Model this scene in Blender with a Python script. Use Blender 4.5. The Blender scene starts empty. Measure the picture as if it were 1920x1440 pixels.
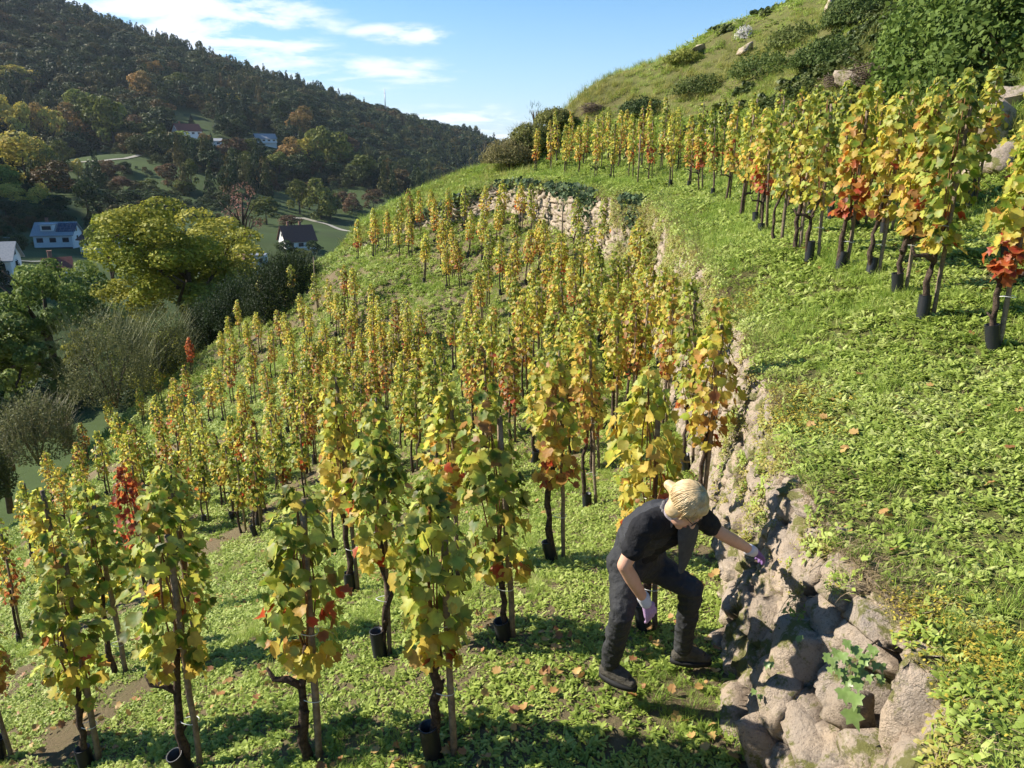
import bpy, math, random
import numpy as np
from mathutils import Vector, Matrix, noise

random.seed(7); RNG = np.random.default_rng(7)
S = bpy.context.scene
COL = S.collection

# ------------------------------------------------------------------ camera, world, sun, exposure
PITCH = math.radians(16.5); F = 1450.0
cam_d = bpy.data.cameras.new('camera'); cam = bpy.data.objects.new('camera', cam_d); COL.objects.link(cam)
cam.location = (0, 0, 0); cam.rotation_euler = (math.radians(90) - PITCH, 0, 0)
cam_d.sensor_width = 36; cam_d.lens = 36 * F / 1920; cam_d.clip_start = .05; cam_d.clip_end = 12000
S.camera = cam

SUN_EL, SUN_AZ = math.radians(35), math.radians(-78)      # azimuth measured from +y, clockwise
sun_dir = Vector((math.sin(SUN_AZ) * math.cos(SUN_EL), math.cos(SUN_AZ) * math.cos(SUN_EL), math.sin(SUN_EL)))
sd = bpy.data.lights.new('sun', 'SUN'); sun = bpy.data.objects.new('sun', sd); COL.objects.link(sun)
sd.energy = 5.0; sd.angle = math.radians(.53); sd.color = (1, .93, .82)
sun.rotation_euler = sun_dir.to_track_quat('Z', 'Y').to_euler()

W = bpy.data.worlds.new('World'); S.world = W; W.use_nodes = True
nt = W.node_tree; N = nt.nodes; LK = nt.links; N.clear()


def nd(tree, typ, **kw):
    n = tree.nodes.new(typ)
    for k, v in kw.items():
        if k.startswith('i_'):
            key = k[2:]
            key = int(key) if key.isdigit() else key.replace('_', ' ')
            n.inputs[key].default_value = v
        else:
            setattr(n, k, v)
    return n


def mth(tree, op, a, b=None, c=None, clamp=False):
    n = tree.nodes.new('ShaderNodeMath'); n.operation = op; n.use_clamp = clamp
    for i, v in enumerate((a, b, c)):
        if v is None: continue
        if isinstance(v, (int, float)): n.inputs[i].default_value = v
        else: tree.links.new(v, n.inputs[i])
    return n.outputs[0]


sky = nd(nt, 'ShaderNodeTexSky', sky_type='NISHITA', sun_disc=False, sun_elevation=SUN_EL, sun_rotation=SUN_AZ,
         altitude=0, air_density=1.0, dust_density=.15, ozone_density=3.0)
tc = nd(nt, 'ShaderNodeTexCoord')
sep = nd(nt, 'ShaderNodeSeparateXYZ'); LK.new(tc.outputs['Generated'], sep.inputs[0])
ysafe = mth(nt, 'MAXIMUM', mth(nt, 'ABSOLUTE', sep.outputs[1]), .15)
A_ = mth(nt, 'DIVIDE', sep.outputs[0], ysafe); B_ = mth(nt, 'DIVIDE', sep.outputs[2], ysafe)
# one cloud layer in a plane overhead
zc = mth(nt, 'ADD', mth(nt, 'MAXIMUM', sep.outputs[2], 0.0), .12)
cx = mth(nt, 'DIVIDE', sep.outputs[0], zc); cy = mth(nt, 'DIVIDE', sep.outputs[1], zc)
cmb = nd(nt, 'ShaderNodeCombineXYZ'); LK.new(cx, cmb.inputs[0]); LK.new(cy, cmb.inputs[1])
n1 = nd(nt, 'ShaderNodeTexNoise', noise_dimensions='3D', i_Scale=2.2, i_Detail=10, i_Roughness=.6, i_Distortion=.25)
LK.new(cmb.outputs[0], n1.inputs['Vector'])
n2 = nd(nt, 'ShaderNodeTexNoise', noise_dimensions='3D', i_Scale=.55, i_Detail=3)
LK.new(cmb.outputs[0], n2.inputs['Vector'])


def blob(a0, b0, ra, rb):
    da = mth(nt, 'DIVIDE', mth(nt, 'SUBTRACT', A_, a0), ra); db = mth(nt, 'DIVIDE', mth(nt, 'SUBTRACT', B_, b0), rb)
    r2 = mth(nt, 'ADD', mth(nt, 'POWER', mth(nt, 'ABSOLUTE', da), 2), mth(nt, 'POWER', mth(nt, 'ABSOLUTE', db), 2))
    return mth(nt, 'SUBTRACT', 1.0, r2, clamp=True)


def ab(u, v):                       # photo direction -> sky slopes
    x = (u - 960) / F; y = (720 - v) / F; c, s = math.cos(PITCH), math.sin(PITCH)
    dy = c + y * s; return x / dy, (-s + y * c) / dy


def blob_px(u, v, ru, rv, w):
    a, b = ab(u, v); a1, b1 = ab(u + ru, v); a2, b2 = ab(u, v - rv)
    return mth(nt, 'MULTIPLY', blob(a, b, abs(a1 - a), abs(b2 - b)), w)


acc = None
for q in [(330, 45, 380, 120, 1.0), (60, -60, 420, 160, .9), (765, 64, 150, 30, .9), (700, 140, 260, 50, .62), (520, 110, 200, 60, .7),
          (880, 232, 190, 50, .62), (700, 215, 150, 30, .45), (-700, 60, 800, 260, .8), (1500, -500, 500, 200, .7)]:
    b = blob_px(*q)
    acc = b if acc is None else mth(nt, 'MAXIMUM', acc, b)
wisp = mth(nt, 'MULTIPLY', mth(nt, 'SUBTRACT', n1.outputs[0], .52), 5.0)
cm = mth(nt, 'ADD', acc, mth(nt, 'MULTIPLY', wisp, mth(nt, 'ADD', acc, .12)))
ramp = nd(nt, 'ShaderNodeValToRGB'); LK.new(cm, ramp.inputs[0])
ramp.color_ramp.elements[0].position = .22; ramp.color_ramp.elements[1].position = .95
ramp.color_ramp.interpolation = 'EASE'
lp = mth(nt, 'MULTIPLY', ramp.outputs[0], .92)
mixc = nd(nt, 'ShaderNodeMix', data_type='RGBA'); LK.new(lp, mixc.inputs[0])
# sky colour, a little deeper blue
hs = nd(nt, 'ShaderNodeHueSaturation', i_Saturation=1.32, i_Value=1.0); LK.new(sky.outputs[0], hs.inputs['Color'])
# milky air towards the horizon, the same all the way round
hz_ = nd(nt, 'ShaderNodeMapRange', interpolation_type='SMOOTHSTEP'); LK.new(sep.outputs[2], hz_.inputs[0])
hz_.inputs[1].default_value = -.02; hz_.inputs[2].default_value = .26; hz_.inputs[3].default_value = .6; hz_.inputs[4].default_value = 0
mh = nd(nt, 'ShaderNodeMix', data_type='RGBA'); LK.new(hz_.outputs[0], mh.inputs[0]); LK.new(hs.outputs[0], mh.inputs[6]); mh.inputs[7].default_value = (3.0, 4.3, 6.6, 1)
LK.new(mh.outputs[2], mixc.inputs[6])
mixc.inputs[7].default_value = (6.2, 6.7, 7.6, 1)
SKY_STRENGTH = .085
bg = nd(nt, 'ShaderNodeBackground'); bg.inputs[1].default_value = SKY_STRENGTH
LK.new(mixc.outputs[2], bg.inputs[0])
wo = nd(nt, 'ShaderNodeOutputWorld'); LK.new(bg.outputs[0], wo.inputs[0])

S.view_settings.view_transform = 'Standard'; S.view_settings.look = 'None'
S.view_settings.gamma = 1; S.view_settings.exposure = 1.05; S.view_settings.use_curve_mapping = False
S.render.engine = 'CYCLES'
S.cycles.max_bounces = 6; S.cycles.diffuse_bounces = 3; S.cycles.transmission_bounces = 3; S.cycles.transparent_max_bounces = 8
S.cycles.use_denoising = True

# ------------------------------------------------------------------ helpers
CP, SP = math.cos(PITCH), math.sin(PITCH)


def ray(u, v):
    x = (u - 960) / F; y = (720 - v) / F
    return np.array([x, CP + y * SP, -SP + y * CP])


def on_y(u, v, y):
    r = ray(u, v); return r * (y / r[1])


def tag(o, label=None, cat=None, group=None, kind=None):
    if label: o['label'] = label
    if cat: o['category'] = cat
    if group: o['group'] = group
    if kind: o['kind'] = kind
    return o


def new_mesh(name, v, f, smooth=True):
    me = bpy.data.meshes.new(name)
    v = np.asarray(v, dtype=np.float32)
    if isinstance(f, np.ndarray):
        n, k = f.shape
        me.vertices.add(len(v)); me.vertices.foreach_set('co', v.ravel())
        me.loops.add(n * k); me.loops.foreach_set('vertex_index', f.astype(np.int32).ravel())
        me.polygons.add(n); me.polygons.foreach_set('loop_start', np.arange(0, n * k, k, dtype=np.int32))
        me.update(calc_edges=True)
    else:
        me.from_pydata([tuple(map(float, p)) for p in v], [], f); me.update()
    if smooth: me.polygons.foreach_set('use_smooth', np.ones(len(me.polygons), dtype=bool))
    return me


def link(name, me, mat=None, parent=None, loc=None):
    o = bpy.data.objects.new(name, me); COL.objects.link(o)
    if mat is not None and me is not None and not me.materials: me.materials.append(mat)
    if parent is not None: o.parent = parent
    if loc is not None: o.location = loc
    return o


def empty(name, loc, rz=0.0):
    o = bpy.data.objects.new(name, None); COL.objects.link(o); o.location = loc; o.rotation_euler = (0, 0, rz)
    o.empty_display_size = .1
    return o


class MB:
    def __init__(s): s.v = []; s.f = []

    def add(s, v, f):
        b = len(s.v); s.v += [tuple(p) for p in v]; s.f += [tuple(i + b for i in q) for q in f]

    def box(s, c, d, rz=0.0):
        x, y, z = d[0] / 2, d[1] / 2, d[2] / 2; ca, sa = math.cos(rz), math.sin(rz)
        vs = []
        for k in (-z, z):
            for (i, j) in ((-x, -y), (x, -y), (x, y), (-x, y)):
                vs.append((c[0] + i * ca - j * sa, c[1] + i * sa + j * ca, c[2] + k))
        s.add(vs, [(3, 2, 1, 0), (4, 5, 6, 7), (0, 1, 5, 4), (1, 2, 6, 5), (2, 3, 7, 6), (3, 0, 4, 7)])

    def tube(s, pts, rad, n=6, cap=True):
        pts = [Vector(p) for p in pts]
        if not hasattr(rad, '__len__'): rad = [rad] * len(pts)
        vs = []; up = Vector((.13, .31, .9)).normalized()
        for i, p in enumerate(pts):
            d = (pts[min(i + 1, len(pts) - 1)] - pts[max(i - 1, 0)])
            d = d.normalized() if d.length > 1e-9 else Vector((0, 0, 1))
            a = d.cross(up if abs(d.dot(up)) < .95 else Vector((1, 0, 0))).normalized(); b = d.cross(a)
            for k in range(n):
                t = 2 * math.pi * k / n
                vs.append(p + (a * math.cos(t) + b * math.sin(t)) * rad[i])
        fs = []
        for i in range(len(pts) - 1):
            for k in range(n):
                a0 = i * n + k; a1 = i * n + (k + 1) % n
                fs.append((a0, a1, a1 + n, a0 + n))
        if cap: fs.append(tuple(range(n - 1, -1, -1))); fs.append(tuple((len(pts) - 1) * n + k for k in range(n)))
        s.add(vs, fs)

    def build(s, name, mat, parent=None, smooth=True, loc=None):
        return link(name, new_mesh(name, s.v, s.f, smooth), mat, parent, loc)


def mat(name, color, rough=.8, spec=.3, noise_scale=None, color2=None, bump=0, detail=6, trans=0, metallic=0, lo=.35, hi=.65, coords='Object', bump_scale=None, rand=0):
    m = bpy.data.materials.new(name); m.use_nodes = True; t = m.node_tree; b = t.nodes['Principled BSDF']
    b.inputs['Roughness'].default_value = rough; b.inputs['Specular IOR Level'].default_value = spec; b.inputs['Metallic'].default_value = metallic
    b.inputs['Base Color'].default_value = (*color, 1)
    out = b.inputs['Base Color']
    src = None
    if noise_scale:
        tcn = t.nodes.new('ShaderNodeTexCoord')
        n = nd(t, 'ShaderNodeTexNoise', i_Scale=noise_scale, i_Detail=detail, i_Roughness=.6)
        t.links.new(tcn.outputs[coords], n.inputs['Vector'])
        r = nd(t, 'ShaderNodeValToRGB'); e = r.color_ramp.elements
        e[0].position = lo; e[1].position = hi; e[0].color = (*color, 1); e[1].color = (*(color2 or color), 1)
        t.links.new(n.outputs[0], r.inputs[0]); src = r.outputs[0]
        if bump:
            n3 = nd(t, 'ShaderNodeTexNoise', i_Scale=bump_scale or noise_scale * 4, i_Detail=8, i_Roughness=.65)
            t.links.new(tcn.outputs[coords], n3.inputs['Vector'])
            bp = nd(t, 'ShaderNodeBump', i_Strength=min(bump, 1), i_Distance=.02); t.links.new(n3.outputs[0], bp.inputs['Height'])
            t.links.new(bp.outputs[0], b.inputs['Normal'])
    if rand:
        oi = t.nodes.new('ShaderNodeObjectInfo')
        h = nd(t, 'ShaderNodeHueSaturation')
        t.links.new(mth(t, 'MULTIPLY_ADD', oi.outputs['Random'], rand, 1 - rand / 2), h.inputs['Value'])
        if src: t.links.new(src, h.inputs['Color'])
        else: h.inputs['Color'].default_value = (*color, 1)
        src = h.outputs[0]
    if src: t.links.new(src, out)
    if trans:
        tr = t.nodes.new('ShaderNodeBsdfTranslucent')
        if src: t.links.new(src, tr.inputs[0])
        else: tr.inputs[0].default_value = (*color, 1)
        mx = t.nodes.new('ShaderNodeMixShader'); mx.inputs[0].default_value = trans
        t.links.new(b.outputs[0], mx.inputs[1]); t.links.new(tr.outputs[0], mx.inputs[2])
        t.links.new(mx.outputs[0], t.nodes['Material Output'].inputs[0])
    return m


def leaf_mat(name, source, trans=.5, rough=.5, rimcol=(.42, .24, .05), rim=.35):
    """source: 'object' (object colour) or 'attr' (colour attribute col)"""
    m = bpy.data.materials.new(name); m.use_nodes = True; t = m.node_tree; b = t.nodes['Principled BSDF']
    b.inputs['Roughness'].default_value = rough; b.inputs['Specular IOR Level'].default_value = .35
    if source == 'object': c = t.nodes.new('ShaderNodeObjectInfo').outputs['Color']
    else: c = nd(t, 'ShaderNodeAttribute', attribute_name='col').outputs['Color']
    geo = t.nodes.new('ShaderNodeNewGeometry')
    n = nd(t, 'ShaderNodeTexNoise', i_Scale=26, i_Detail=3, i_Roughness=.6); t.links.new(geo.outputs['Position'], n.inputs['Vector'])
    h = nd(t, 'ShaderNodeHueSaturation'); t.links.new(c, h.inputs['Color'])
    t.links.new(mth(t, 'MULTIPLY_ADD', n.outputs[0], .9, .55), h.inputs['Value'])
    src = h.outputs[0]
    if rim:
        at = nd(t, 'ShaderNodeAttribute', attribute_name='rim')
        k = mth(t, 'MULTIPLY', mth(t, 'POWER', at.outputs['Fac'], 2.0), mth(t, 'MULTIPLY', n.outputs[0], rim * 2), clamp=True)
        mx = nd(t, 'ShaderNodeMix', data_type='RGBA'); t.links.new(k, mx.inputs[0]); t.links.new(src, mx.inputs[6]); mx.inputs[7].default_value = (*rimcol, 1)
        src = mx.outputs[2]
    t.links.new(src, b.inputs['Base Color'])
    tr = t.nodes.new('ShaderNodeBsdfTranslucent')
    g = nd(t, 'ShaderNodeHueSaturation', i_Saturation=1.0, i_Value=1.4); t.links.new(src, g.inputs['Color']); t.links.new(g.outputs[0], tr.inputs[0])
    ms = t.nodes.new('ShaderNodeMixShader'); ms.inputs[0].default_value = trans
    t.links.new(b.outputs[0], ms.inputs[1]); t.links.new(tr.outputs[0], ms.inputs[2]); t.links.new(ms.outputs[0], t.nodes['Material Output'].inputs[0])
    return m


class RBF:
    """thin-plate surface through control points"""
    def __init__(s, pts, reg=.0, scale=10.0):
        P = np.array(pts, float); s.sc = scale; s.P = P[:, :2] / scale; z = P[:, 2]; n = len(P)
        K = s.k(np.linalg.norm(s.P[:, None] - s.P[None], axis=2)) + reg * np.eye(n)
        Q = np.hstack([np.ones((n, 1)), s.P]); A = np.block([[K, Q], [Q.T, np.zeros((3, 3))]])
        s.w = np.linalg.solve(A, np.concatenate([z, np.zeros(3)]))

    @staticmethod
    def k(r): return np.where(r > 1e-9, r * r * np.log(np.maximum(r, 1e-9)), 0.0)

    def __call__(s, x, y):
        x = np.asarray(x, float); y = np.asarray(y, float); sh = x.shape
        q = np.stack([x.ravel(), y.ravel()], 1) / s.sc; out = np.empty(len(q))
        for i in range(0, len(q), 20000):
            qq = q[i:i + 20000]
            out[i:i + 20000] = s.k(np.linalg.norm(qq[:, None] - s.P[None], axis=2)) @ s.w[:-3] + s.w[-3] + qq @ s.w[-2:]
        return out.reshape(sh)


def vnoise(x, y, scale, seed=0):
    """cheap smooth value noise, vectorised"""
    x = np.asarray(x, float) / scale + seed * 17.3; y = np.asarray(y, float) / scale + seed * 9.1
    xi = np.floor(x).astype(np.int64); yi = np.floor(y).astype(np.int64); fx = x - xi; fy = y - yi
    fx = fx * fx * (3 - 2 * fx); fy = fy * fy * (3 - 2 * fy)

    def h(a, b):
        n = (a * 374761393 + b * 668265263 + seed * 1442695) & 0xffffffff
        n = ((n ^ (n >> 13)) * 1274126177) & 0xffffffff
        return ((n ^ (n >> 16)) & 0xffff) / 65535.0
    return (h(xi, yi) * (1 - fx) + h(xi + 1, yi) * fx) * (1 - fy) + (h(xi, yi + 1) * (1 - fx) + h(xi + 1, yi + 1) * fx) * fy * 1.0


# ------------------------------------------------------------------ the lie of the land (metres; camera at the origin)
WALL = np.array([(-16, 47), (-12, 43.5), (-9, 40.8), (-6, 38), (-3, 35.5), (-.4, 33.4), (1.4, 30), (2.5, 27), (3.45, 23.4), (3.8, 21), (3.35, 16), (2.9, 12), (2.65, 9.4),
                 (2.22, 6.4), (1.93, 4.9), (1.82, 3.9), (1.86, 3.3), (1.82, 2.8), (1.68, 2.3), (1.35, 1.6), (.6, 1.1), (-1, .8), (-4, .3), (-10, -1), (-30, -4)], float)


def catmull(P, per=12):
    out = []
    Q = np.vstack([2 * P[0] - P[1], P, 2 * P[-1] - P[-2]])
    for i in range(1, len(Q) - 2):
        for k in range(per):
            t = k / per
            out.append(.5 * ((2 * Q[i]) + (-Q[i - 1] + Q[i + 1]) * t + (2 * Q[i - 1] - 5 * Q[i] + 4 * Q[i + 1] - Q[i + 2]) * t * t + (-Q[i - 1] + 3 * Q[i] - 3 * Q[i + 1] + Q[i + 2]) * t ** 3))
    out.append(P[-1]); return np.array(out)


WC = catmull(WALL)[::-1]               # runs from behind the camera to the far end
seg = np.linalg.norm(np.diff(WC, axis=0), axis=1); WS = np.concatenate([[0], np.cumsum(seg)])


def wall_dist(x, y):
    """signed distance to the wall line, + on the terrace side; and arc position"""
    x = np.asarray(x, float); y = np.asarray(y, float); sh = x.shape; q = np.stack([x.ravel(), y.ravel()], 1)
    dd = np.empty(len(q)); ss = np.empty(len(q)); A = WC[:-1]; D = WC[1:] - A; L2 = (D ** 2).sum(1)
    for i in range(0, len(q), 8000):
        qq = q[i:i + 8000]; r = qq[:, None] - A[None]; t = np.clip((r * D[None]).sum(2) / L2, 0, 1)
        e = r - t[..., None] * D[None]; d2 = (e ** 2).sum(2); j = d2.argmin(1); ar = np.arange(len(qq))
        sg = D[j, 0] * r[ar, j, 1] - D[j, 1] * r[ar, j, 0]
        dd[i:i + 8000] = np.sqrt(d2[ar, j]) * np.where(sg > 0, -1, 1); ss[i:i + 8000] = WS[j] + t[ar, j] * seg[j]
    return dd.reshape(sh), ss.reshape(sh)


LOWC = [(1.3, 0, -3.2), (1.2, 2.4, -3.25), (1.2, 4, -3.2), (1.6, 6, -3.35), (2.2, 9, -3.7), (2.6, 13, -4.05), (3.1, 17, -3.95), (3.4, 21, -3.5), (2.3, 25.5, -3.3), (.8, 28.6, -3.1), (-1.2, 32, -3.0),
        (-.1, 4.8, -3.35), (-1.2, 4, -3.65), (-3.2, 4.7, -4.45), (-5.2, 7.1, -5.3), (-3.8, 6.4, -4.8), (-1.2, 2, -3.7), (-4, 1, -4.8), (.4, 6, -3.45), (-.5, 6.3, -3.72),
        (.2, 8.8, -4.3), (-1.1, 11.2, -5.15), (0, 14.5, -4.85), (0, 18.5, -4.9), (.2, 22, -4.75), (-3, 9.5, -5.7), (-3, 12.5, -6.4), (-3, 20.5, -7.0), (-5.5, 15.7, -7.5), (-8, 10, -7.6), (-8, 20, -7.9), (-6.6, 25, -7.7),
        (-11.4, 24, -9.2), (-10.8, 29.6, -9.0), (-14, 34, -10.2), (-14.6, 25, -10.6), (-16.4, 25.6, -11.8), (-17.5, 32, -12), (-20, 38, -13.0),
        (-8, 2, -6.8), (-14, 12, -10.3), (-14, 18, -10.4), (-19, 24, -13.8), (-20, 15, -14.5), (-14, 2, -10),
        (-1.8, 28, -4.7), (-3.6, 31, -4.75), (-7.6, 37.5, -4.9), (-3.0, 33.6, -3.6), (-.6, 30, -3.7), (-5.8, 37, -3.9), (-3, 27, -5.15), (-5.5, 30.8, -5.15), (-8.3, 36, -5.2), (-.8, 26.6, -4.8),
        (-3.3, 25.3, -6.9), (-6.3, 29.0, -7.4), (-9.2, 34.2, -7.5), (-1, 24.6, -5.6),
        (-10.5, 40, -5.6), (-13, 44, -8), (-24, 25, -18.5), (-27, 35, -20), (-24, 10, -18.5), (-32, 20, -24), (-24, 42, -17), (-20, 48, -16), (-34, 40, -24), (-24, 0, -18)]
UPC = [(0, 0, -1.65), (-3, -1, -1.65), (1.4, 2.2, -2.08), (1.8, 3.5, -2.08), (1.95, 5, -2.0), (2.25, 6.4, -1.88), (2.7, 9.4, -1.7), (2.9, 12, -1.52), (3.4, 16, -1.4), (3.9, 21.3, -1.3), (3.5, 23.4, -1.22), (2.5, 27, -1.2), (1.4, 30, -1.12),
       (-.4, 33.4, -1.15), (-3, 35.5, -2.1), (-6, 38, -3.7), (-9, 40.8, -5.2), (-13, 44.5, -8.5),
       (4, 6.2, -1.5), (3.6, 8.5, -1.3), (3.7, 10.4, -1.15), (4.4, 17, -.98), (4.9, 21.4, -.9), (4.5, 25, -.88), (3.7, 29, -.82), (2.7, 32, -.8), (1.2, 35, -.8),
       (6, 2, -1.2), (6, 6, -1.05), (5.6, 10, -.95), (6.5, 17, -.62), (6.9, 22, -.5), (6.2, 27, -.5), (5, 31, -.4), (3, 35.5, -.4), (.5, 37.5, -.7),
       (9, 3, .9), (8, 8, .4), (9, 17, 1.1), (9.5, 22, 1.3), (8.5, 30, 1.7), (6, 37, 1.6), (14, 5, 4.2), (14, 15, 4.4), (14, 25, 4.8), (14, 34, 5.8), (22, 5, 9.5), (22, 18, 9.7), (22, 32, 10.3), (32, 10, 16), (32, 30, 17),
       (1.5, 41, .5), (3.2, 42.6, 2.7), (6.6, 43, 4.3), (9.6, 43.4, 5.6), (13.5, 44, 7.2), (20, 45, 10.4), (30, 46, 16), (-.6, 41.7, -.35), (-2.5, 41.5, -.95), (-6.1, 41.1, -2.4), (-8.4, 41.4, -3.9),
       (0, 47, -4), (-8, 47, -8), (8, 51, 1.5), (20, 55, 7), (-4, 53, -10), (0, 56, -11), (-15, 52, -13), (10, 60, -5), (30, 60, 10), (-20, 56, -17), (0, -6, -1.6), (10, -6, 1)]
LOW = RBF(LOWC, reg=.004); UP = RBF(UPC, reg=.004)


def low_z(x, y):
    x = np.asarray(x, float); y = np.asarray(y, float)
    return LOW(x, y) + (vnoise(x, y, 1.3, 3) - .5) * .10 + (vnoise(x, y, .35, 4) - .5) * .045


def up_z(x, y):
    x = np.asarray(x, float); y = np.asarray(y, float)
    far = np.clip((y - 4) / 20, 0, 1)
    return UP(x, y) + (vnoise(x, y, 1.1, 5) - .5) * .10 + (vnoise(x, y, .3, 6) - .5) * .04 + (vnoise(x, y, 3.0, 8) - .5) * .5 * np.clip((UP(x, y) + .2) / 2, 0, 1)


def grid_mesh(name, xs, ys, zf, keep=None, mat_=None):
    X, Y = np.meshgrid(xs, ys); Z = zf(X, Y); nx, ny = len(xs), len(ys)
    V = np.stack([X.ravel(), Y.ravel(), Z.ravel()], 1)
    i = (np.arange(ny - 1)[:, None] * nx + np.arange(nx - 1)[None]).ravel()
    Fq = np.stack([i, i + 1, i + nx + 1, i + nx], 1)
    if keep is not None:
        c = V[Fq].mean(1); Fq = Fq[keep(c[:, 0], c[:, 1])]
        used = np.unique(Fq); mp = -np.ones(len(V), int); mp[used] = np.arange(len(used)); V = V[used]; Fq = mp[Fq]
    o = link(name, new_mesh(name, V, Fq), mat_)
    return o


def ground_mat(name, c1, c2, c3, s=1.0):
    m = bpy.data.materials.new(name); m.use_nodes = True; t = m.node_tree; b = t.nodes['Principled BSDF']
    b.inputs['Roughness'].default_value = .95; b.inputs['Specular IOR Level'].default_value = .1
    g = t.nodes.new('ShaderNodeNewGeometry')
    a = nd(t, 'ShaderNodeTexNoise', i_Scale=.7 * s, i_Detail=8, i_Roughness=.65); t.links.new(g.outputs['Position'], a.inputs['Vector'])
    d = nd(t, 'ShaderNodeTexNoise', i_Scale=22 * s, i_Detail=10, i_Roughness=.75); t.links.new(g.outputs['Position'], d.inputs['Vector'])
    r = nd(t, 'ShaderNodeValToRGB'); e = r.color_ramp.elements; e[0].position = .32; e[0].color = (*c1, 1); e[1].position = .68; e[1].color = (*c3, 1)
    k = e.new(.5); k.color = (*c2, 1)
    t.links.new(mth(t, 'ADD', mth(t, 'MULTIPLY', a.outputs[0], .55), mth(t, 'MULTIPLY', d.outputs[0], .45)), r.inputs[0])
    t.links.new(r.outputs[0], b.inputs['Base Color'])
    bp = nd(t, 'ShaderNodeBump', i_Strength=1.0, i_Distance=.06); t.links.new(d.outputs[0], bp.inputs['Height']); t.links.new(bp.outputs[0], b.inputs['Normal'])
    return m


M_GROUND = ground_mat('turf_soil', (.24, .175, .11), (.19, .15, .085), (.17, .17, .07))
M_HILL = ground_mat('hill_turf', (.15, .11, .06), (.13, .13, .045), (.19, .20, .06), .6)
M_VALLEY = ground_mat('valley_turf', (.045, .055, .02), (.05, .075, .022), (.07, .10, .03), .05)


def axis(segs):
    out = []
    for a, b, st in segs: out += list(np.arange(a, b, st))
    out.append(segs[-1][1]); return np.array(out)


def snap_edge(o):
    """pull the ragged border of the terrace sheet onto the wall line"""
    me = o.data; n = len(me.vertices); c = np.empty(n * 3, np.float32); me.vertices.foreach_get('co', c); c = c.reshape(n, 3)
    d, s = wall_dist(c[:, 0], c[:, 1]); k = d < 0.0
    px = np.interp(s[k], WS, WC[:, 0]); py = np.interp(s[k], WS, WC[:, 1]); c[k, 0] = px; c[k, 1] = py; c[k, 2] = up_z(px, py)
    me.vertices.foreach_set('co', c.ravel()); me.update()


def keep_low(x, y):
    d, s = wall_dist(x, y); return d < .35


def keep_up(x, y):
    d, s = wall_dist(x, y); return d > -.06


XL = axis([(-36, -12, .6), (-12, -6, .25), (-6, 4.6, .12)]); YL = axis([(-2, 14, .12), (14, 30, .25), (30, 50, .5)])
slope_o = tag(grid_mesh('vineyard_slope', XL, YL, low_z, keep_low, M_GROUND), kind='structure')
XU = axis([(-22, -2, .5), (-2, 8, .12), (8, 40, .5)]); YU = axis([(-8, 14, .12), (14, 50, .3), (50, 62, .8)])
terr_o = tag(grid_mesh('terrace_hillside', XU, YU, up_z, keep_up, M_HILL), kind='structure')
snap_edge(terr_o)


def cast(u, v, zf, H=0.0, t0=2.0, t1=70.0, side=0):
    """first hit of the photo ray with a height field raised by H"""
    r = ray(u, v); t = np.linspace(t0, t1, 900); x = r[0] * t; y = r[1] * t; z = r[2] * t
    g = zf(x, y) + H
    ok = (z <= g)
    if side:
        d, s = wall_dist(x, y); ok &= (d * side > -.1)
    j = int(np.argmax(ok))
    if not ok[j]: return None
    if j > 0:
        a, b = t[j - 1], t[j]; fa = z[j - 1] - g[j - 1]; fb = z[j] - g[j]
        tt = a + (b - a) * fa / (fa - fb) if fa > 0 and fa != fb else b
    else: tt = t[j]
    x, y = r[0] * tt, r[1] * tt
    return float(x), float(y), float(zf(np.array([x]), np.array([y]))[0])

# ------------------------------------------------------------------ dry stone wall
def stone_mesh(name, seed, sub):
    import bmesh
    bm = bmesh.new(); bmesh.ops.create_icosphere(bm, subdivisions=sub, radius=1.0)
    r = random.Random(seed)
    planes = [(Vector((r.gauss(0, 1), r.gauss(0, 1), r.gauss(0, 1))).normalized(), r.uniform(.46, .78)) for _ in range(13)]
    planes += [(Vector((0, 0, 1)), .7), (Vector((0, 0, -1)), .75), (Vector((0, -1, .1)).normalized(), .72)]
    off = Vector((seed * 3.1, seed * 1.7, 0))
    for v in bm.verts:
        p = v.co.copy()
        p = Vector([math.copysign(abs(c) ** .6, c) for c in p])
        for n_, d_ in planes:
            e = p.dot(n_) - d_
            if e > 0: p -= n_ * e * .94
        q = p.normalized()
        p += q * (noise.noise(p * 1.7 + off) * .22 + noise.ridged_multi_fractal(p * 2.2 + off, 1, 2, 4, 1, 2) * .05 + noise.noise(p * 5 + off) * .09 + (noise.noise(p * 12 + off) * .05 if sub > 2 else 0))
        v.co = p
    me = bpy.data.meshes.new(name); bm.to_mesh(me); bm.free()
    me.polygons.foreach_set('use_smooth', np.ones(len(me.polygons), dtype=bool))
    return me


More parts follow.
